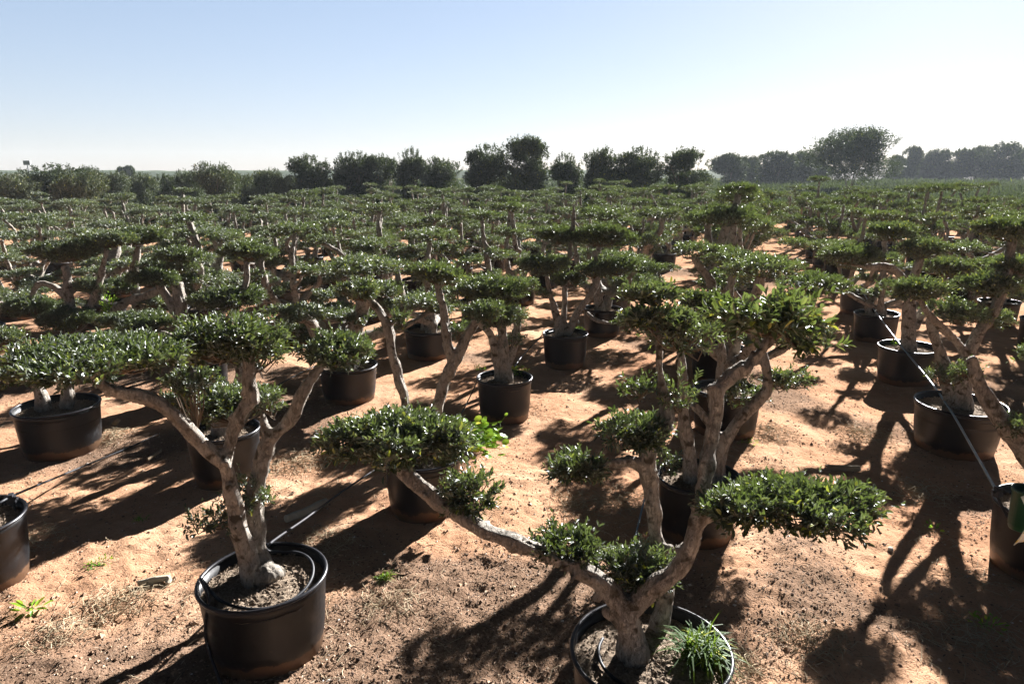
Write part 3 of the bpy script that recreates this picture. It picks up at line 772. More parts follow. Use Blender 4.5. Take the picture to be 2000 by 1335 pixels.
for (qx, qy, rr, n) in ((590, 905, .28, 260), (215, 855, .24, 200), (1120, 985, .22, 160), (1215, 975, .24, 200), (1500, 850, .3, 240), (1440, 1290, .16, 160), (1690, 850, .26, 220), (1190, 700, .3, 180), (700, 700, .3, 160), (640, 1060, .2, 160), (1590, 1245, .2, 160), (230, 1180, .2, 200), (120, 1240, .2, 140), (1800, 960, .25, 180), (1900, 1240, .25, 220), (760, 1180, .2, 100), (1010, 800, .3, 160), (60, 1060, .2, 140), (470, 700, .3, 120)):
    c = gp0(qx, qy)
    for k in range(n):
        a = r.random() * 6.28; q_ = rr * r.random() ** .7; x0, y0 = c.x + q_ * math.cos(a), c.y + q_ * math.sin(a); b_ = r.random() * 6.28; ln = .04 + .12 * r.random()
        z0 = float(ground_z(x0, y0)); h_ = .03 * (1 - q_ / rr) * r.random(); e = (x0 + ln * math.cos(b_), y0 + ln * math.sin(b_)); m_ = (x0 + ln * .5 * math.cos(b_ + .4), y0 + ln * .5 * math.sin(b_ + .4))
        mb.tube([(x0, y0, z0 + .002 + h_), (*m_, z0 + h_ + .012 + .02 * r.random()), (*e, float(ground_z(*e)) + .003 + h_)], [.0019, .0016, .0009], 3, cap=False)
tag(link('dry_straw', mb.mesh('dry_straw', [M['drygrass']])), 'thin dry stalks scattered over the soil', kind='stuff')

# ------------------------------------------------------------------ weeds
def grass_tuft(pos, n, hgt, spread, mat, label, name='grass_tuft', seed=1, wd=.006, cat='grass tuft'):
    r = np.random.default_rng(seed); mb = MB()
    for i in range(n):
        a = r.random() * 6.28; b = np.array([math.cos(a), math.sin(a), 0.]); h = hgt * (.5 + .6 * r.random()); s = spread * (.3 + .9 * r.random())
        q0 = r.random() * 6.28; p0 = np.array([math.cos(q0), math.sin(q0), 0.]) * spread * .5 * r.random() ** .6; side = np.array([-b[1], b[0], 0]); w = wd * (.7 + .6 * r.random()); tw = r.normal() * spread * .25; vs = []
        for k, t in enumerate((0, .3, .6, .85, 1)):
            c = p0 + b * s * t ** 1.8 + np.array([0, 0, h * (1.3 * t - .95 * t ** 3 * min(1.2, s / max(h, .01)))]) + side * tw * t * t
            ww = w * (1 - t) ** .6 * (1 if t else .7); vs += [c - side * ww, c + side * ww]
        mb.add(vs, [(2 * k, 2 * k + 1, 2 * k + 3, 2 * k + 2) for k in range(4)])
    o = link(name, mb.mesh(name, [mat])); o.location = pos; tag(o, label, cat); return o
def rosette(pos, n, hgt, ll, lw, mat, label, name='weed', seed=1, cat='weed', rad=.06, up=.9):
    r = np.random.default_rng(seed); mb = MB()
    d = unit(np.stack([r.normal(size=n), r.normal(size=n), up * r.random(n) + .15], 1))
    p = d * (rad * r.random((n, 1)) ** .5) * (1, 1, hgt / max(rad, .001))
    ax = unit(d + r.normal(size=(n, 3)) * .35); nn = unit(r.normal(size=(n, 3)) * .5 + (0, 0, 1))
    leaves(mb, p, ax, nn, ll * (.6 + .6 * r.random(n)), lw * (.7 + .5 * r.random(n)), .2)
    for k in range(0, n, 6): mb.tube([(0, 0, 0), tuple(p[k] * .6), tuple(p[k])], [.003, .002, .001], 3, m=0, cap=False)
    o = link(name, mb.mesh(name, [mat])); o.location = pos; tag(o, label, cat); return o
def gp(px, py):
    p = G(px, py); return Vector((p.x, p.y, float(ground_z(p.x, p.y))))
def inpot(k, px, py, z=.41):
    p = G(px, py, z); return p
grass_tuft(inpot('B', 1368, 1285), 230, .17, .17, M['grass'], 'big lush grass clump inside the nearest black pot', seed=2, wd=.006)
grass_tuft(gp(276, 1016), 16, .06, .08, M['weed'], 'small bright grass tuft alone on sand left of the front left pot', seed=3, wd=.005)
rosette(gp(62, 1192), 18, .05, .07, .022, M['weed'], 'broad-leaved green weed on the sand by the bottom left corner', seed=4)
rosette(gp(196, 1106), 60, .05, .022, .010, M['weed'], 'pale low weed above the short curved log', seed=5, rad=.10)
grass_tuft(gp(752, 1130), 60, .05, .085, M['weed'], 'yellow-green tuft on the bark crumbs right of the front left pot', seed=6, wd=.003)
grass_tuft(gp(478, 1262 - 30), 3, .02, .03, M['weed'], 'tiny yellow sprout by the front left pot', seed=7, wd=.003) if False else None
rosette(gp(1822, 1030), 12, .04, .055, .018, M['weed'], 'lone green seedling in the shadows right of the big leafy pad', seed=8, up=1.6)
rosette(gp(1930, 1215), 50, .05, .035, .014, M['weed'], 'green weed in the shade at the bottom right', seed=9, rad=.1)
rosette(inpot('I', 1012, 728), 150, .08, .028, .014, M['weed'], 'bright weed on the right side of the weedy central pot', seed=10, rad=.13)
rosette(inpot('I', 938, 722), 90, .07, .022, .010, M['weed'], 'feathery weed on the left rim of the weedy central pot', seed=11, rad=.08)
rosette(inpot('J', 1128, 645), 80, .05, .03, .014, M['weed'], 'bright low weed in the pot of the pointed-trunk olive', seed=12, rad=.1)
rosette(G(222, 648, .41), 340, .62, .06, .018, M['weed'], 'yellow-green leafy weed bush in a pot among the olives at left', seed=13, rad=.16, up=1.2)
rosette(G(1752, 672, .41), 60, .05, .03, .014, M['weed'], 'small weed patch in the second pot along the grey-blue hose', seed=14, rad=.1)
rosette(gp(1460, 868), 60, .03, .02, .008, M['weed'], 'low yellowish weed right of the shaded olive', seed=15, rad=.12)
# mallow with round bright leaves beside the left pad of the nearest olive
def mallow():
    r = np.random.default_rng(8); c = inpot('K', 868, 870, .45); mb = MB()
    for i in range(46):
        a = rnd(-1.0, 1.0); tip = Vector((rnd(.05, .48), rnd(-.25, .12), rnd(-.02, .20)))
        if i < 8: tip = Vector((rnd(.3, .52), rnd(-.15, .05), rnd(-.06, .10)))
        mid = tip * .5 + Vector((0, 0, .06)); mb.tube([(0, 0, -.03), mid, tip], [.004, .003, .002], 4, m=0)
        for k in range(5):
            t = .45 + .14 * k; s = Vector((0, 0, -.03)).lerp(mid, min(1, t * 2)) if t < .5 else mid.lerp(tip, min(1, (t - .5) * 2)); cc = s + Vector((rnd(-.04, .04), rnd(-.04, .04), rnd(-.01, .05)))
            mb.tube([s, cc], [.0015, .001], 3, cap=False)
            nn = Vector((rnd(-.6, .6), rnd(-.9, .2), 1)).normalized(); u = nn.orthogonal().normalized(); w = nn.cross(u); R = rnd(.018, .038)
            vs = [cc] + [cc + (u * math.cos(q * 2 * PI / 14) + w * math.sin(q * 2 * PI / 14)) * R * (1 if q % 2 else .84) + nn * .004 for q in range(14)]
            mb.add([tuple(v) for v in vs], t=[(0, 1 + q, 1 + (q + 1) % 14) for q in range(14)])
    o = link('mallow_weed', mb.mesh('mallow_weed', [M['weed']])); o.location = c
    tag(o, 'bright round-leaved weed spilling from the pot behind the long left branch', 'weed')
random.seed(3); mallow()

r = np.random.default_rng(77); n = 42000
yy = 36 + 125 * r.random(n) ** 1.6; xx = (r.random(n) - .5) * 2 * yy * .85; k = vnoise(xx * .12 + 5, yy * .12, 61) + .25 * r.random(n) > .45; xx, yy = xx[k], yy[k]; n = len(xx)
mb = MB()
for j in range(4):
    b = np.stack([xx + r.normal(size=n) * .15, yy + r.normal(size=n) * .15, ground_z(xx, yy)], 1)
    ax = unit(np.stack([r.normal(size=n) * .6, r.normal(size=n) * .6, np.ones(n)], 1)); sc_ = .25 + .006 * yy * r.random(n)
    leaves(mb, b, ax, unit(r.normal(size=(n, 3))), sc_ * (.6 + .8 * r.random(n)), sc_ * .4, .3, full=False)
tag(link('undergrowth', mb.mesh('undergrowth', [M['leaf_grey']])), 'low green growth covering the field beyond the pots', kind='stuff')

# ------------------------------------------------------------------ hoses
def hose(pts, rad, mat, label, name='irrigation_hose', sub=6):
    p2, r2 = catmull(pts, [rad] * len(pts), sub); mb = MB(); mb.tube(p2, r2, 8)
    o = link(name, mb.mesh(name, [mat], True)); tag(o, label, 'hose', 'irrigation hoses'); return o
def hsite(k): return HERO[k].location
def rimp(k, ang, z=.487, r=.33): c = hsite(k); return Vector((c.x + r * math.cos(ang), c.y + r * math.sin(ang), z))
A = hsite('A'); Bc = hsite('B'); K = hsite('K'); I = hsite('I'); J = hsite('J'); E_ = hsite('E')
# row of A: round inside pot A, then off to K, I, J
ring = [Vector((A.x + .27 * math.cos(t), A.y + .27 * math.sin(t), .425 + .02 * math.sin(t * 2))) for t in np.linspace(-2.9, 1.9, 14)]
o = hose([G(435, 1345, .02), G(404, 1255, .16), G(402, 1205, .36), G(408, 1168, .475), A + Vector((-.30, -.10, .505))] + ring[1:-1] +
         [G(522, 1066, .49), G(600, 1010, .22), G(670, 958, .035), G(740, 912, .03), G(772, 892, .03)], .0085, M['hose'], 'black drip hose looping in the front left pot and running up right', sub=5)
hose([G(862, 868, .49), G(880, 845, .25), G(905, 800, .03), G(925, 760, .2), G(935, 738, .48), G(960, 730, .46)], .008, M['hose'], 'black drip hose from the weed-filled pot to the central pot')
hose([G(1005, 716, .49), G(1016, 700, .22), G(1030, 684, .03), G(1050, 664, .2), G(1062, 652, .49), G(1080, 646, .46)], .008, M['hose'], 'pale dusty drip hose between the central pot and the pointed-trunk olive')
C0 = G(-75, 1012, .47)
hose([C0 + Vector((.1, .1, .47 - .47)), P(20, 970, C0.y + .25), G(110, 932, .18), G(180, 903, .03), G(250, 874, .02), G(345, 832, .02), G(385, 818, .02)], .0085, M['hose'], 'drip hose from the left edge pot across open sand to the right')
hose([G(480, 790, .02), G(560, 742, .02), G(620, 712, .02), G(650, 698, .02)], .008, M['hose'], 'dark hose on the sand behind the front left olive')
S_, P_h = hsite('S'), hsite('P')
rP = G(1860, 790, .50); rO = G(1772, 688, .50)
hose([P(1952, 968, S_.y - .1), P(1905, 885, 4.9), P(1856, 800, P_h.y - .25), P(1815, 742, 7.2), P(1768, 685, 8.2), P(1720, 622, 9.9), P(1682, 566, 12.3)], .0095, M['hoseblue'], 'taut grey-blue hose running pot to pot along the right side')
hose([P(1302, 812, Bc.y + .40), P(1296, 870, Bc.y + .43), P(1282, 930, Bc.y + .42), P(1275, 965, Bc.y + .34)], .006, M['hose'], 'short black hose hanging beside the nearest olive second trunk')
hose([G(1262, 960, .05), G(1250, 1010, .05), G(1240, 1052, .05)], .008, M['hoseblue'], 'short pale hose section on the sand left of the shaded olive')
ringB = [Vector((Bc.x + .24 * math.cos(t), Bc.y + .24 * math.sin(t), .42)) for t in np.linspace(2.6, 4.9, 9)]
hose(ringB, .008, M['hose'], 'curved black hose lying inside the nearest pot')
# connectors
def connector(pos, label):
    mb = MB(); mb.box((0, 0, .0), .05, .035, .05, Matrix.Rotation(.4, 3, 'Z')); mb.box((0, 0, .032), .03, .05, .016, Matrix.Rotation(.4, 3, 'Z')); mb.tube([(-.045, 0, .01), (.045, 0, .01)], .012, 8)
    mb.tube([(0, 0, -.03), (.03, -.01, -.09), (.07, -.02, -.16)], .009, 6)
    o = link('hose_connector', mb.mesh('hose_connector', [M['hose']])); o.location = pos; tag(o, label, 'hose connector')
connector(P(22, 975, C0.y + .24), 'black hose connector on the rim of the left edge pot')
connector(P(1950, 962, S_.y - .12), 'black hose connector on the rim of the right edge pot')

# left edge pot (C) with its own tree outside the frame
rc = empty('potted_olive_tree', (C0.x, C0.y, -.005)); tag(rc, 'cut-off black pot at the left edge with its olive outside the picture', 'olive tree', 'cloud-pruned olives in black pots')
add_pot(rc, .70); link('trunk', trunk_mesh('trunk', [([(-.05, 0, .38), (-.08, 0, .8), (-.3, .1, 1.3), (-.5, .1, 1.7)], [.08, .06, .05, .03])], .02, 3), rc)
o = link('foliage_pad', pad_mesh('foliage_pad', .4, .3, .1, 5), rc); o.location = (-.55, .1, 1.72)

# green container and sack at the right edge
gpos = P(1998, 1000, S_.y - .24)
mb = MB(); lathe(mb, [(.001, .0), (.062, 0), (.066, .01), (.078, .25), (.084, .25), (.085, .275), (.078, .275), (.07, .03), (.001, .03)], 28)
o = link('green_container', mb.mesh('green_container', [M['green']], True)); o.location = (gpos.x, gpos.y, .43); tag(o, 'dark green plastic container standing in the right edge pot', 'container')
mb = MB(); ng = 14
vs = []
for i in range(ng + 1):
    for j in range(9):
        u = i / ng; v = j / 8
        vs.append((.20 * (v - .5) * (1 - .15 * math.sin(u * 5)), -.03 - .05 * math.sin(u * 2.4) - .012 * math.sin(v * 9 + u * 4), .27 - .30 * u + .02 * math.sin(v * 6)))
q = [(i * 9 + j, i * 9 + j + 1, (i + 1) * 9 + j + 1, (i + 1) * 9 + j) for i in range(ng) for j in range(8)]
mi = []
mb.add(vs, q); me = mb.mesh('sack', [M['white'], M['yellow'], M['sackgreen']], True)
for f in me.polygons:
    i, j = divmod(f.index, 8); f.material_index = 2 if (i < 9 and (i + j) % 9 > 5) else (1 if (i * 3 + j * 5) % 7 < 2 and i > 4 else 0)
o = link('sack', me); so = o.modifiers.new('t', 'SOLIDIFY'); so.thickness = .004
p = P(2002, 1000, S_.y - .44); o.location = (p.x, p.y, p.z - .14); o.rotation_euler.z = .25; tag(o, 'white plastic sack with yellow and green print draped on the right edge pot', 'sack')

# ------------------------------------------------------------------ logs and sticks
def log(p0, p1, rad, mat, label, name='log', bend=.0, seed=1, cat='log', stub=None):
    p0, p1 = Vector(p0), Vector(p1); mid = (p0 + p1) / 2 + Vector((0, 0, bend))
    brs = [([p0, p0.lerp(mid, .5), mid, mid.lerp(p1, .5), p1], [rad * .95, rad, rad * 1.05, rad, rad * 1.02])]
    if stub: brs.append(stub)
    o = link(name, trunk_mesh(name, brs, .006, seed, mat, .006)); tag(o, label, cat); return o
a, b = gp(560, 1020), gp(640, 985); up = Vector((0, 0, .035))
log(a + up, b + up, .035, M['woodgrey'], 'pale cut log with a ragged end beside the black hose', seed=4)
a, b = gp(272, 1142), gp(335, 1138); up = Vector((0, 0, .022))
log(a + up, b + up * 1.4, .02, M['woodgrey'], 'short pale forked log on crumbs left of the front left pot', bend=.01, seed=5, stub=([b + up * 1.2, b + Vector((.0, -.04, .01))], [.02, .018]))
a, b = gp(287, 902), gp(316, 888); up = Vector((0, 0, .022))
log(a + up, b + up * 2.6, .018, M['wood'], 'dark upturned stick end on the sand below the left hose', seed=6)
a, b = gp(222, 836), gp(234, 832); log(a + Vector((0, 0, .02)), b + Vector((0, 0, .07)), .03, M['wood'], 'small brown stump right of the wide left pot', name='stump', seed=7, cat='stump')
p = gp(1645, 918); mb = MB(); mb.box((0, 0, .02), .30, .055, .035, Matrix.Rotation(-.10, 3, 'Z')); mb.box((0.01, .004, .041), .28, .03, .006, Matrix.Rotation(-.08, 3, 'Z'))
o = link('wooden_plank', mb.mesh('wooden_plank', [M['wood']])); o.location = p; tag(o, 'short weathered plank lying in the sandy lane', 'plank')
bv = o.modifiers.new('b', 'BEVEL'); bv.width = .004
mb = MB(); crumbs(mb, 1, lambda n: np.array([[0, 0, .01]]), .045, .045, np.random.default_rng(3), .7)
p = gp(1740, 1075); o = link('stone', mb.mesh('stone', [M['stone']])); o.location = p; sb = o.modifiers.new('s', 'SUBSURF'); sb.levels = sb.render_levels = 2; tag(o, 'square tan stone on sand below the big right leafy pad', 'stone')

# ------------------------------------------------------------------ background trees
def bg_tree_meshes(seed, w, h, kind, leafy=1.0, lsz=.16):
    """crown built of many small tufts spread through lobes, plus trunk with limbs; unit metres, base at 0"""
    r = np.random.default_rng(seed); random.seed(seed)
    zb = h * (.0 if kind != 'big' else .12)
    nl = 20 if kind != 'big' else 28
    lobes = []
    for i in range(nl):
        a = r.random() * 6.28; rr = (w / 2) * (.75 * r.random() ** .5) * (.8 if kind == 'big' else 1); z = zb + (h - zb) * (.18 + .72 * r.random())
        shr = math.sqrt(max(.1, 1 - ((z - (zb + (h - zb) * .42)) / ((h - zb) * .66)) ** 2))
        s = (.13 + .15 * r.random()) * w * (.8 if kind == 'big' else 1)
        cx_ = 0 if kind != 'big' else (-.19 * w if i % 5 < 2 else .13 * w); lobes.append((cx_ + rr * math.cos(a) * shr, rr * math.sin(a) * shr, z * (.94 if cx_ < 0 else 1), s, s * .72))
    B = []; A = []
    for (x, y, z, s, sz) in lobes:
        n = int(640 * leafy * (s / (.25 * w)) ** 2); d = unit(r.normal(size=(n, 3))); q = .42 + .72 * r.random((n, 1))
        p = d * q * (s, s, sz) + (x, y, z); B.append(p); A.append(unit(d + (0, 0, .5) + r.normal(size=(n, 3)) * .5))
    B = np.concatenate(B); A = np.concatenate(A); k = B[:, 2] > .15; B = B[k]; A = A[k]; n = len(B)
    mb = MB()
    for j in range(3):
        ax = unit(A + r.normal(size=(n, 3)) * .7); leaves(mb, B, ax, unit(r.normal(size=(n, 3)) + (0, 0, .6)), lsz * (.6 + .8 * r.random(n)), lsz * .33 * (.7 + .6 * r.random(n)), .3, full=False)
    nw = 46; a = r.random(nw) * 6.28; rr = (w * .46) * r.random(nw) ** .5; zt = zb + (h - zb) * (.55 + .38 * np.sqrt(np.clip(1 - (rr / (w * .5)) ** 2, 0, 1)))
    for i in range(nw):          # wispy shoots
        dr = Vector((math.cos(a[i]) * rr[i] / w, math.sin(a[i]) * rr[i] / w, .8 + r.random() * .5)).normalized(); L_ = (.05 + .08 * r.random()) * h; m_ = 30
        t = r.random((m_, 1)); b = np.array([math.cos(a[i]) * rr[i], math.sin(a[i]) * rr[i], zt[i]]) + np.array(dr) * t * L_ + r.normal(size=(m_, 3)) * .03 * w / 3
        leaves(mb, b, unit(np.array(dr) * .8 + r.normal(size=(m_, 3)) * .6), unit(r.normal(size=(m_, 3))), lsz * (.6 + .6 * r.random(m_)), lsz * .3 * (.7 + .6 * r.random(m_)), .3, full=False)
    tr = MB()
    nt_ = 3 if kind != 'big' else 4
    for i in range(nt_):
        a = 6.28 * i / nt_ + r.random(); t = Vector((math.cos(a) * w * .22, math.sin(a) * w * .22, h * .6)); b = Vector((math.cos(a) * .08 * h / 5, math.sin(a) * .08 * h / 5, -.1))
        tr.tube([b, b.lerp(t, .4) + Vector((0, 0, .1)), t], [.045 * h / 2.2 * .6, .03 * h / 2.2 * .6, .02], 7)
        for kk in range(4):
            e = t + Vector(((r.random() - .5) * w * .5, (r.random() - .5) * w * .5, (r.random() - .2) * h * .3)); tr.tube([b.lerp(t, .6), e], [.03, .01], 5)
    mat = {'dark': M['leaf_far'], 'big': M['leaf_far'], 'grey': M['leaf_grey']}[kind]
    return mb.mesh('crown', [mat]), tr.mesh('trunk', [M['bark_far']], True)
BGV = {'dark': [bg_tree_meshes(s, 3.2, 4.6, 'dark') for s in (1, 2, 3, 4)], 'grey': [bg_tree_meshes(s, 3.6, 3.0, 'grey', .8) for s in (11, 12, 13)], 'big': [bg_tree_meshes(21, 10.5, 7.6, 'big', 1.7, .26)],
       'far': [bg_tree_meshes(s, 6, 6, 'dark', .7, .34) for s in (31, 32, 33)]}
def bg(px, top, hw, Y, kind, vi, label, cat='tree', group=None, name='tree', z0=0.):
    top_z = P(px, top, Y).z; w = 2 * hw * KM(px, top, Y) * (1.1 if kind == 'dark' else 1.1)
    base = {'dark': (3.2, 4.6), 'grey': (3.6, 3.0), 'big': (10.5, 7.6), 'far': (6, 6)}[kind]
    c, t = BGV[kind][vi % len(BGV[kind])]
    root = empty(name, (P(px, top, Y).x, Y, z0 - .05), (px * 7 + vi) % 6.28 if kind != 'big' else 0)
    co = link('crown', c, root); to = link('trunk', t, root)
    sx = w / base[0] / 1.02; sz = (top_z - z0) / base[1] / .98
    root.scale = (sx, sx, sz); tag(root, label, cat, group); return root
grpB = 'dense olive trees standing behind the potted olives'
left = [(100, 322, 62, 36, 'dark'), (30, 345, 44, 34, 'grey'), (150, 345, 46, 32, 'grey'), (170, 326, 30, 38, 'dark'), (215, 342, 34, 38, 'grey'), (270, 346, 34, 40, 'grey'), (325, 343, 32, 42, 'grey'), (372, 340, 32, 40, 'grey'),
        (425, 328, 40, 38, 'grey'), (475, 343, 30, 40, 'grey'), (520, 337, 34, 42, 'grey'), (555, 350, 24, 40, 'grey'), (-30, 338, 50, 36, 'grey'), (-110, 335, 60, 36, 'dark')]
LB = ['tall dark bush cluster', 'pale low shrub', 'pale shrub with light tips', 'dark bush', 'low grey shrub', 'low brownish shrub', 'low round shrub', 'small grey shrub', 'taller feathery shrub', 'low wide shrub', 'loose brown-green shrub', 'small low shrub', 'edge shrub', 'outer shrub']
for i, (px, ty, hw, Y_, k) in enumerate(left):
    pos = ['left of the thin cypresses', 'at the left edge', 'in front of the tall left bush', 'right of the tall left bush', 'below the thin cypresses', 'just right of the thin cypresses', 'left of the utility pole', 'at the foot of the utility pole',
           'right of the utility pole', 'between the feathery shrub and the tree row', 'left end of the dark tree row', 'touching the first dark row tree', 'beyond the left edge', 'far beyond the left edge'][i]
    bg(px, ty, hw, Y_, k, i, f'{LB[i]} {pos}', 'shrub' if k == 'grey' else 'bush', 'shrubs behind the left half of the field', 'shrub')
row = [(602, 304, 42, 42, 'round dense'), (688, 298, 40, 43, 'spiky-topped'), (742, 304, 38, 44, 'broad'), (802, 294, 28, 43, 'narrow upright'), (862, 309, 40, 44, 'low spreading'),
       (952, 284, 42, 43, 'rounded dark'), (1024, 268, 46, 42, 'tallest and widest'), (1105, 304, 30, 44, 'small'), (1172, 291, 36, 43, 'irregular'), (1250, 289, 40, 43, 'full oval'), (1342, 291, 46, 43, 'isolated bushy')]
for i, (px, ty, hw, Y_, ds) in enumerate(row):
    bg(px, ty, hw, Y_, 'dark', i * 3 + 1, f'{ds} dark olive tree, {ORD[i]} from the left in the row behind the pots', 'tree', grpB, 'olive_tree')
bg(1672, 256, 78, 88, 'big', 0, 'large lone spreading tree standing in the far field at right', 'tree', None, 'large_tree')
farr = [(1428, 304, 34, 120), (1470, 308, 26, 135), (1518, 297, 36, 125), (1570, 300, 28, 130), (1605, 306, 22, 140), (1785, 287, 18, 170), (1815, 302, 22, 180), (1845, 295, 26, 175), (1885, 292, 26, 170), (1920, 290, 26, 175), (1960, 283, 32, 165), (1995, 290, 30, 170), (2045, 288, 34, 170), (1545, 306, 30, 150), (1450, 312, 30, 150), (1752, 306, 16, 180)]
for i, (px, ty, hw, Y_) in enumerate(farr):
    side = 'left of the large lone tree' if px < 1670 else 'right of the large lone tree'
    L_ = sorted([q[0] for q in farr if (q[0] < 1670) == (px < 1670)]).index(px)
    bg(px, ty, hw, Y_, 'far', i, f'hazy far tree, {ORD[L_]} from the left in the line {side}', 'tree', 'far hazy trees at right', 'far_tree')
# cypresses, pole and raised tank at the far left
def cypress(px, top, Y_, label):
    p = P(px, top, Y_); r = np.random.default_rng(px); h = p.z; mb = MB(); n = 1500
    t = r.random(n); a = r.random(n) * 6.28; R = .75 * np.sqrt(np.clip(1 - t, 0, 1)) * (.35 + t) * 1.4 * (.6 + .4 * r.random(n)); b = np.stack([R * np.cos(a), R * np.sin(a), .3 + t * (h - .5)], 1)
    leaves(mb, b, unit(np.stack([np.cos(a) * .4, np.sin(a) * .4, np.ones(n)], 1)), unit(r.normal(size=(n, 3))), .5 + .3 * r.random(n), .2 + 0 * t, .2, full=False)
    root = empty('cypress', (p.x, Y_, 0)); link('crown', mb.mesh('crown', [M['leaf_far']]), root); m2 = MB(); m2.tube([(0, 0, -.1), (0, 0, h * .6)], [.15, .05], 6); link('trunk', m2.mesh('trunk', [M['bark_far']]), root)
    tag(root, label, 'cypress')
cypress(238, 330, 110, 'left one of two thin far cypresses on the skyline'); cypress(252, 328, 110, 'right one of two thin far cypresses on the skyline')
p = P(53, 318, 90); root = empty('elevated_sign', (p.x, 90, 0)); tag(root, 'small dark board on a thin mast above the left shrubs', 'sign')
mb = MB(); mb.tube([(0, 0, -.2), (0, 0, p.z - .3)], .07, 8); link('mast', mb.mesh('mast', [M['metal']]), root)
mb = MB(); mb.box((0, 0, p.z), .85, .25, .55); mb.box((0, -.13, p.z), .7, .03, .4); link('board', mb.mesh('board', [M['metal']]), root)
p = P(379, 320, 95); root = empty('utility_pole', (p.x, 95, 0)); tag(root, 'thin utility pole on the skyline above the left shrubs', 'utility pole')
mb = MB(); mb.tube([(0, 0, -.2), (0, 0, p.z)], [.10, .06], 6); link('mast', mb.mesh('mast', [M['wood']]), root)
mb = MB(); mb.box((0, 0, p.z - .3), .9, .08, .08); link('crossarm', mb.mesh('crossarm', [M['wood']]), root)
# low far ridges
def ridge(name, x0, x1, Y_, hfun, col, label, seed):
    n = 160; mb = MB(); vs = []
    for i in range(n + 1):
        x = x0 + (x1 - x0) * i / n; h = hfun(i / n) * (.8 + .4 * float(fbm(np.array([x * .08]), np.array([seed * 3.3]), seed, 4)[0]))
        h *= min(1, i / 8, (n - i) / 8)
        vs += [(x, Y_ - 14, -.3), (x, Y_ - 5, h * .75), (x, Y_, h), (x, Y_ + 20, -.3)]
    mb.add(vs, [(4 * i + k, 4 * i + 4 + k, 4 * i + 5 + k, 4 * i + 1 + k) for i in range(n) for k in range(3)])
    o = link(name, mb.mesh(name, [col], True)); tag(o, label, kind='structure'); return o
mh = mat_simple('scrub hill', (.06, .08, .045), 1, .05, .5, .35); mr = mat_simple('stony bank', (.20, .185, .18), 1, .05, .5, .9)
ridge('hills', -420, 260, 260, lambda t: 2.7, mh, 'low dark wooded ridge along the horizon', 4)
ridge('stony_bank', 62, 330, 185, lambda t: 3.3, mr, 'low greyish stony bank under the far trees', 6)

# ------------------------------------------------------------------ air
mb = MB(); mb.box((0, 150, 5.1), 900, 420, 13.2)
hz = bpy.data.materials.new('haze'); hz.use_nodes = True; hn = hz.node_tree; hn.nodes.remove(hn.nodes['Principled BSDF'])
pv = hn.nodes.new('ShaderNodeVolumePrincipled'); pv.inputs['Color'].default_value = (.82, .90, 1, 1); pv.inputs['Density'].default_value = .00035; pv.inputs['Anisotropy'].default_value = .0
hn.links.new(pv.outputs[0], hn.nodes['Material Output'].inputs['Volume'])
tag(link('haze', mb.mesh('haze', [hz])), 'thin bluish haze over the far field', kind='stuff')

# ------------------------------------------------------------------ light
SUN_EL = math.radians(24.5); SUN_AZ = math.radians(32.5)      # azimuth to the right of straight ahead
sd = Vector((math.sin(SUN_AZ) * math.cos(SUN_EL), math.cos(SUN_AZ) * math.cos(SUN_EL), math.sin(SUN_EL)))
ld = bpy.data.lights.new('sun', 'SUN'); ld.energy = 5; ld.angle = math.radians(.5); ld.color = (1, .98, .955)
lo = bpy.data.objects.new('sun', ld); COL.objects.link(lo); lo.rotation_euler = sd.to_track_quat('Z', 'Y').to_euler(); lo.location = (20, 30, 30)
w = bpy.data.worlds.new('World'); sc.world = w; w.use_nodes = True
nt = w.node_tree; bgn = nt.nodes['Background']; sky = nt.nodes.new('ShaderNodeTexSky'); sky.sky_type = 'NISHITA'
sky.sun_disc = False; sky.sun_elevation = SUN_EL; sky.sun_rotation = SUN_AZ
sky.air_density = 1.0; sky.dust_density = .25; sky.ozone_density = 2.0
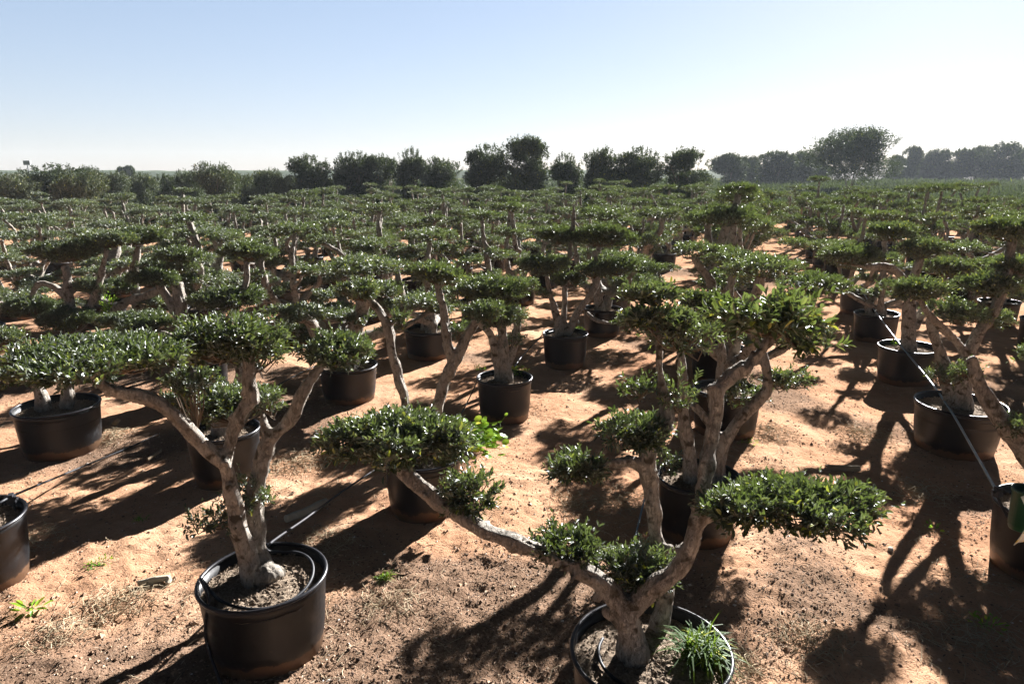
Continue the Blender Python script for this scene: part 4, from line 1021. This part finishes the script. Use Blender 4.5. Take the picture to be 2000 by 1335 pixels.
hs = nt.nodes.new('ShaderNodeHueSaturation'); hs.inputs['Saturation'].default_value = 1.0; gmn = nt.nodes.new('ShaderNodeGamma'); gmn.inputs[1].default_value = .5; nt.links.new(sky.outputs[0], gmn.inputs[0]); nt.links.new(gmn.outputs[0], hs.inputs['Color'])
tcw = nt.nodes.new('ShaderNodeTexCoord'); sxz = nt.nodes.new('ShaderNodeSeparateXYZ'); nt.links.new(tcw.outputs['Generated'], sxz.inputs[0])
# sky dimmed overhead, above the view, so less fill reaches the shade
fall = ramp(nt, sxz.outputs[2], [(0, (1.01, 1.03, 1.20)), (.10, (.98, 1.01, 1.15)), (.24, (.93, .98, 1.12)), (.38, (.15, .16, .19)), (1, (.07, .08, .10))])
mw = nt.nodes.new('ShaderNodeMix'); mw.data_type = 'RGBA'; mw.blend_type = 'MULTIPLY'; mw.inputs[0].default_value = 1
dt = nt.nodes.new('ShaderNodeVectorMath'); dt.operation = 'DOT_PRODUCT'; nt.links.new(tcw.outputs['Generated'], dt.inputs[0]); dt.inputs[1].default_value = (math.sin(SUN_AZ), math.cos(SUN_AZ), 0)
# side away from the sun dimmed too, cutting fill on camera-facing shade
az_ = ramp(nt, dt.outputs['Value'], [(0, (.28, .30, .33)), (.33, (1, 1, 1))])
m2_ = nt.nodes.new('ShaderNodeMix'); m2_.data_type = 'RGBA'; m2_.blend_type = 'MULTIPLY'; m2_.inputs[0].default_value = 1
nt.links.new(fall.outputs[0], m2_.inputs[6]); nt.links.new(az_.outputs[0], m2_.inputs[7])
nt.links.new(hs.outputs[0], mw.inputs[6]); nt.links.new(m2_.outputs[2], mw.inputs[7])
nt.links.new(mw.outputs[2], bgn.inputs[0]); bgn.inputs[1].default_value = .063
vs_ = sc.view_settings; vs_.view_transform = 'Standard'; vs_.look = 'None'; vs_.exposure = 2.3; vs_.gamma = 1
sc.cycles.max_bounces = 6; sc.cycles.diffuse_bounces = 1; sc.cycles.transmission_bounces = 3; sc.cycles.volume_bounces = 0
sc.cycles.use_denoising = True
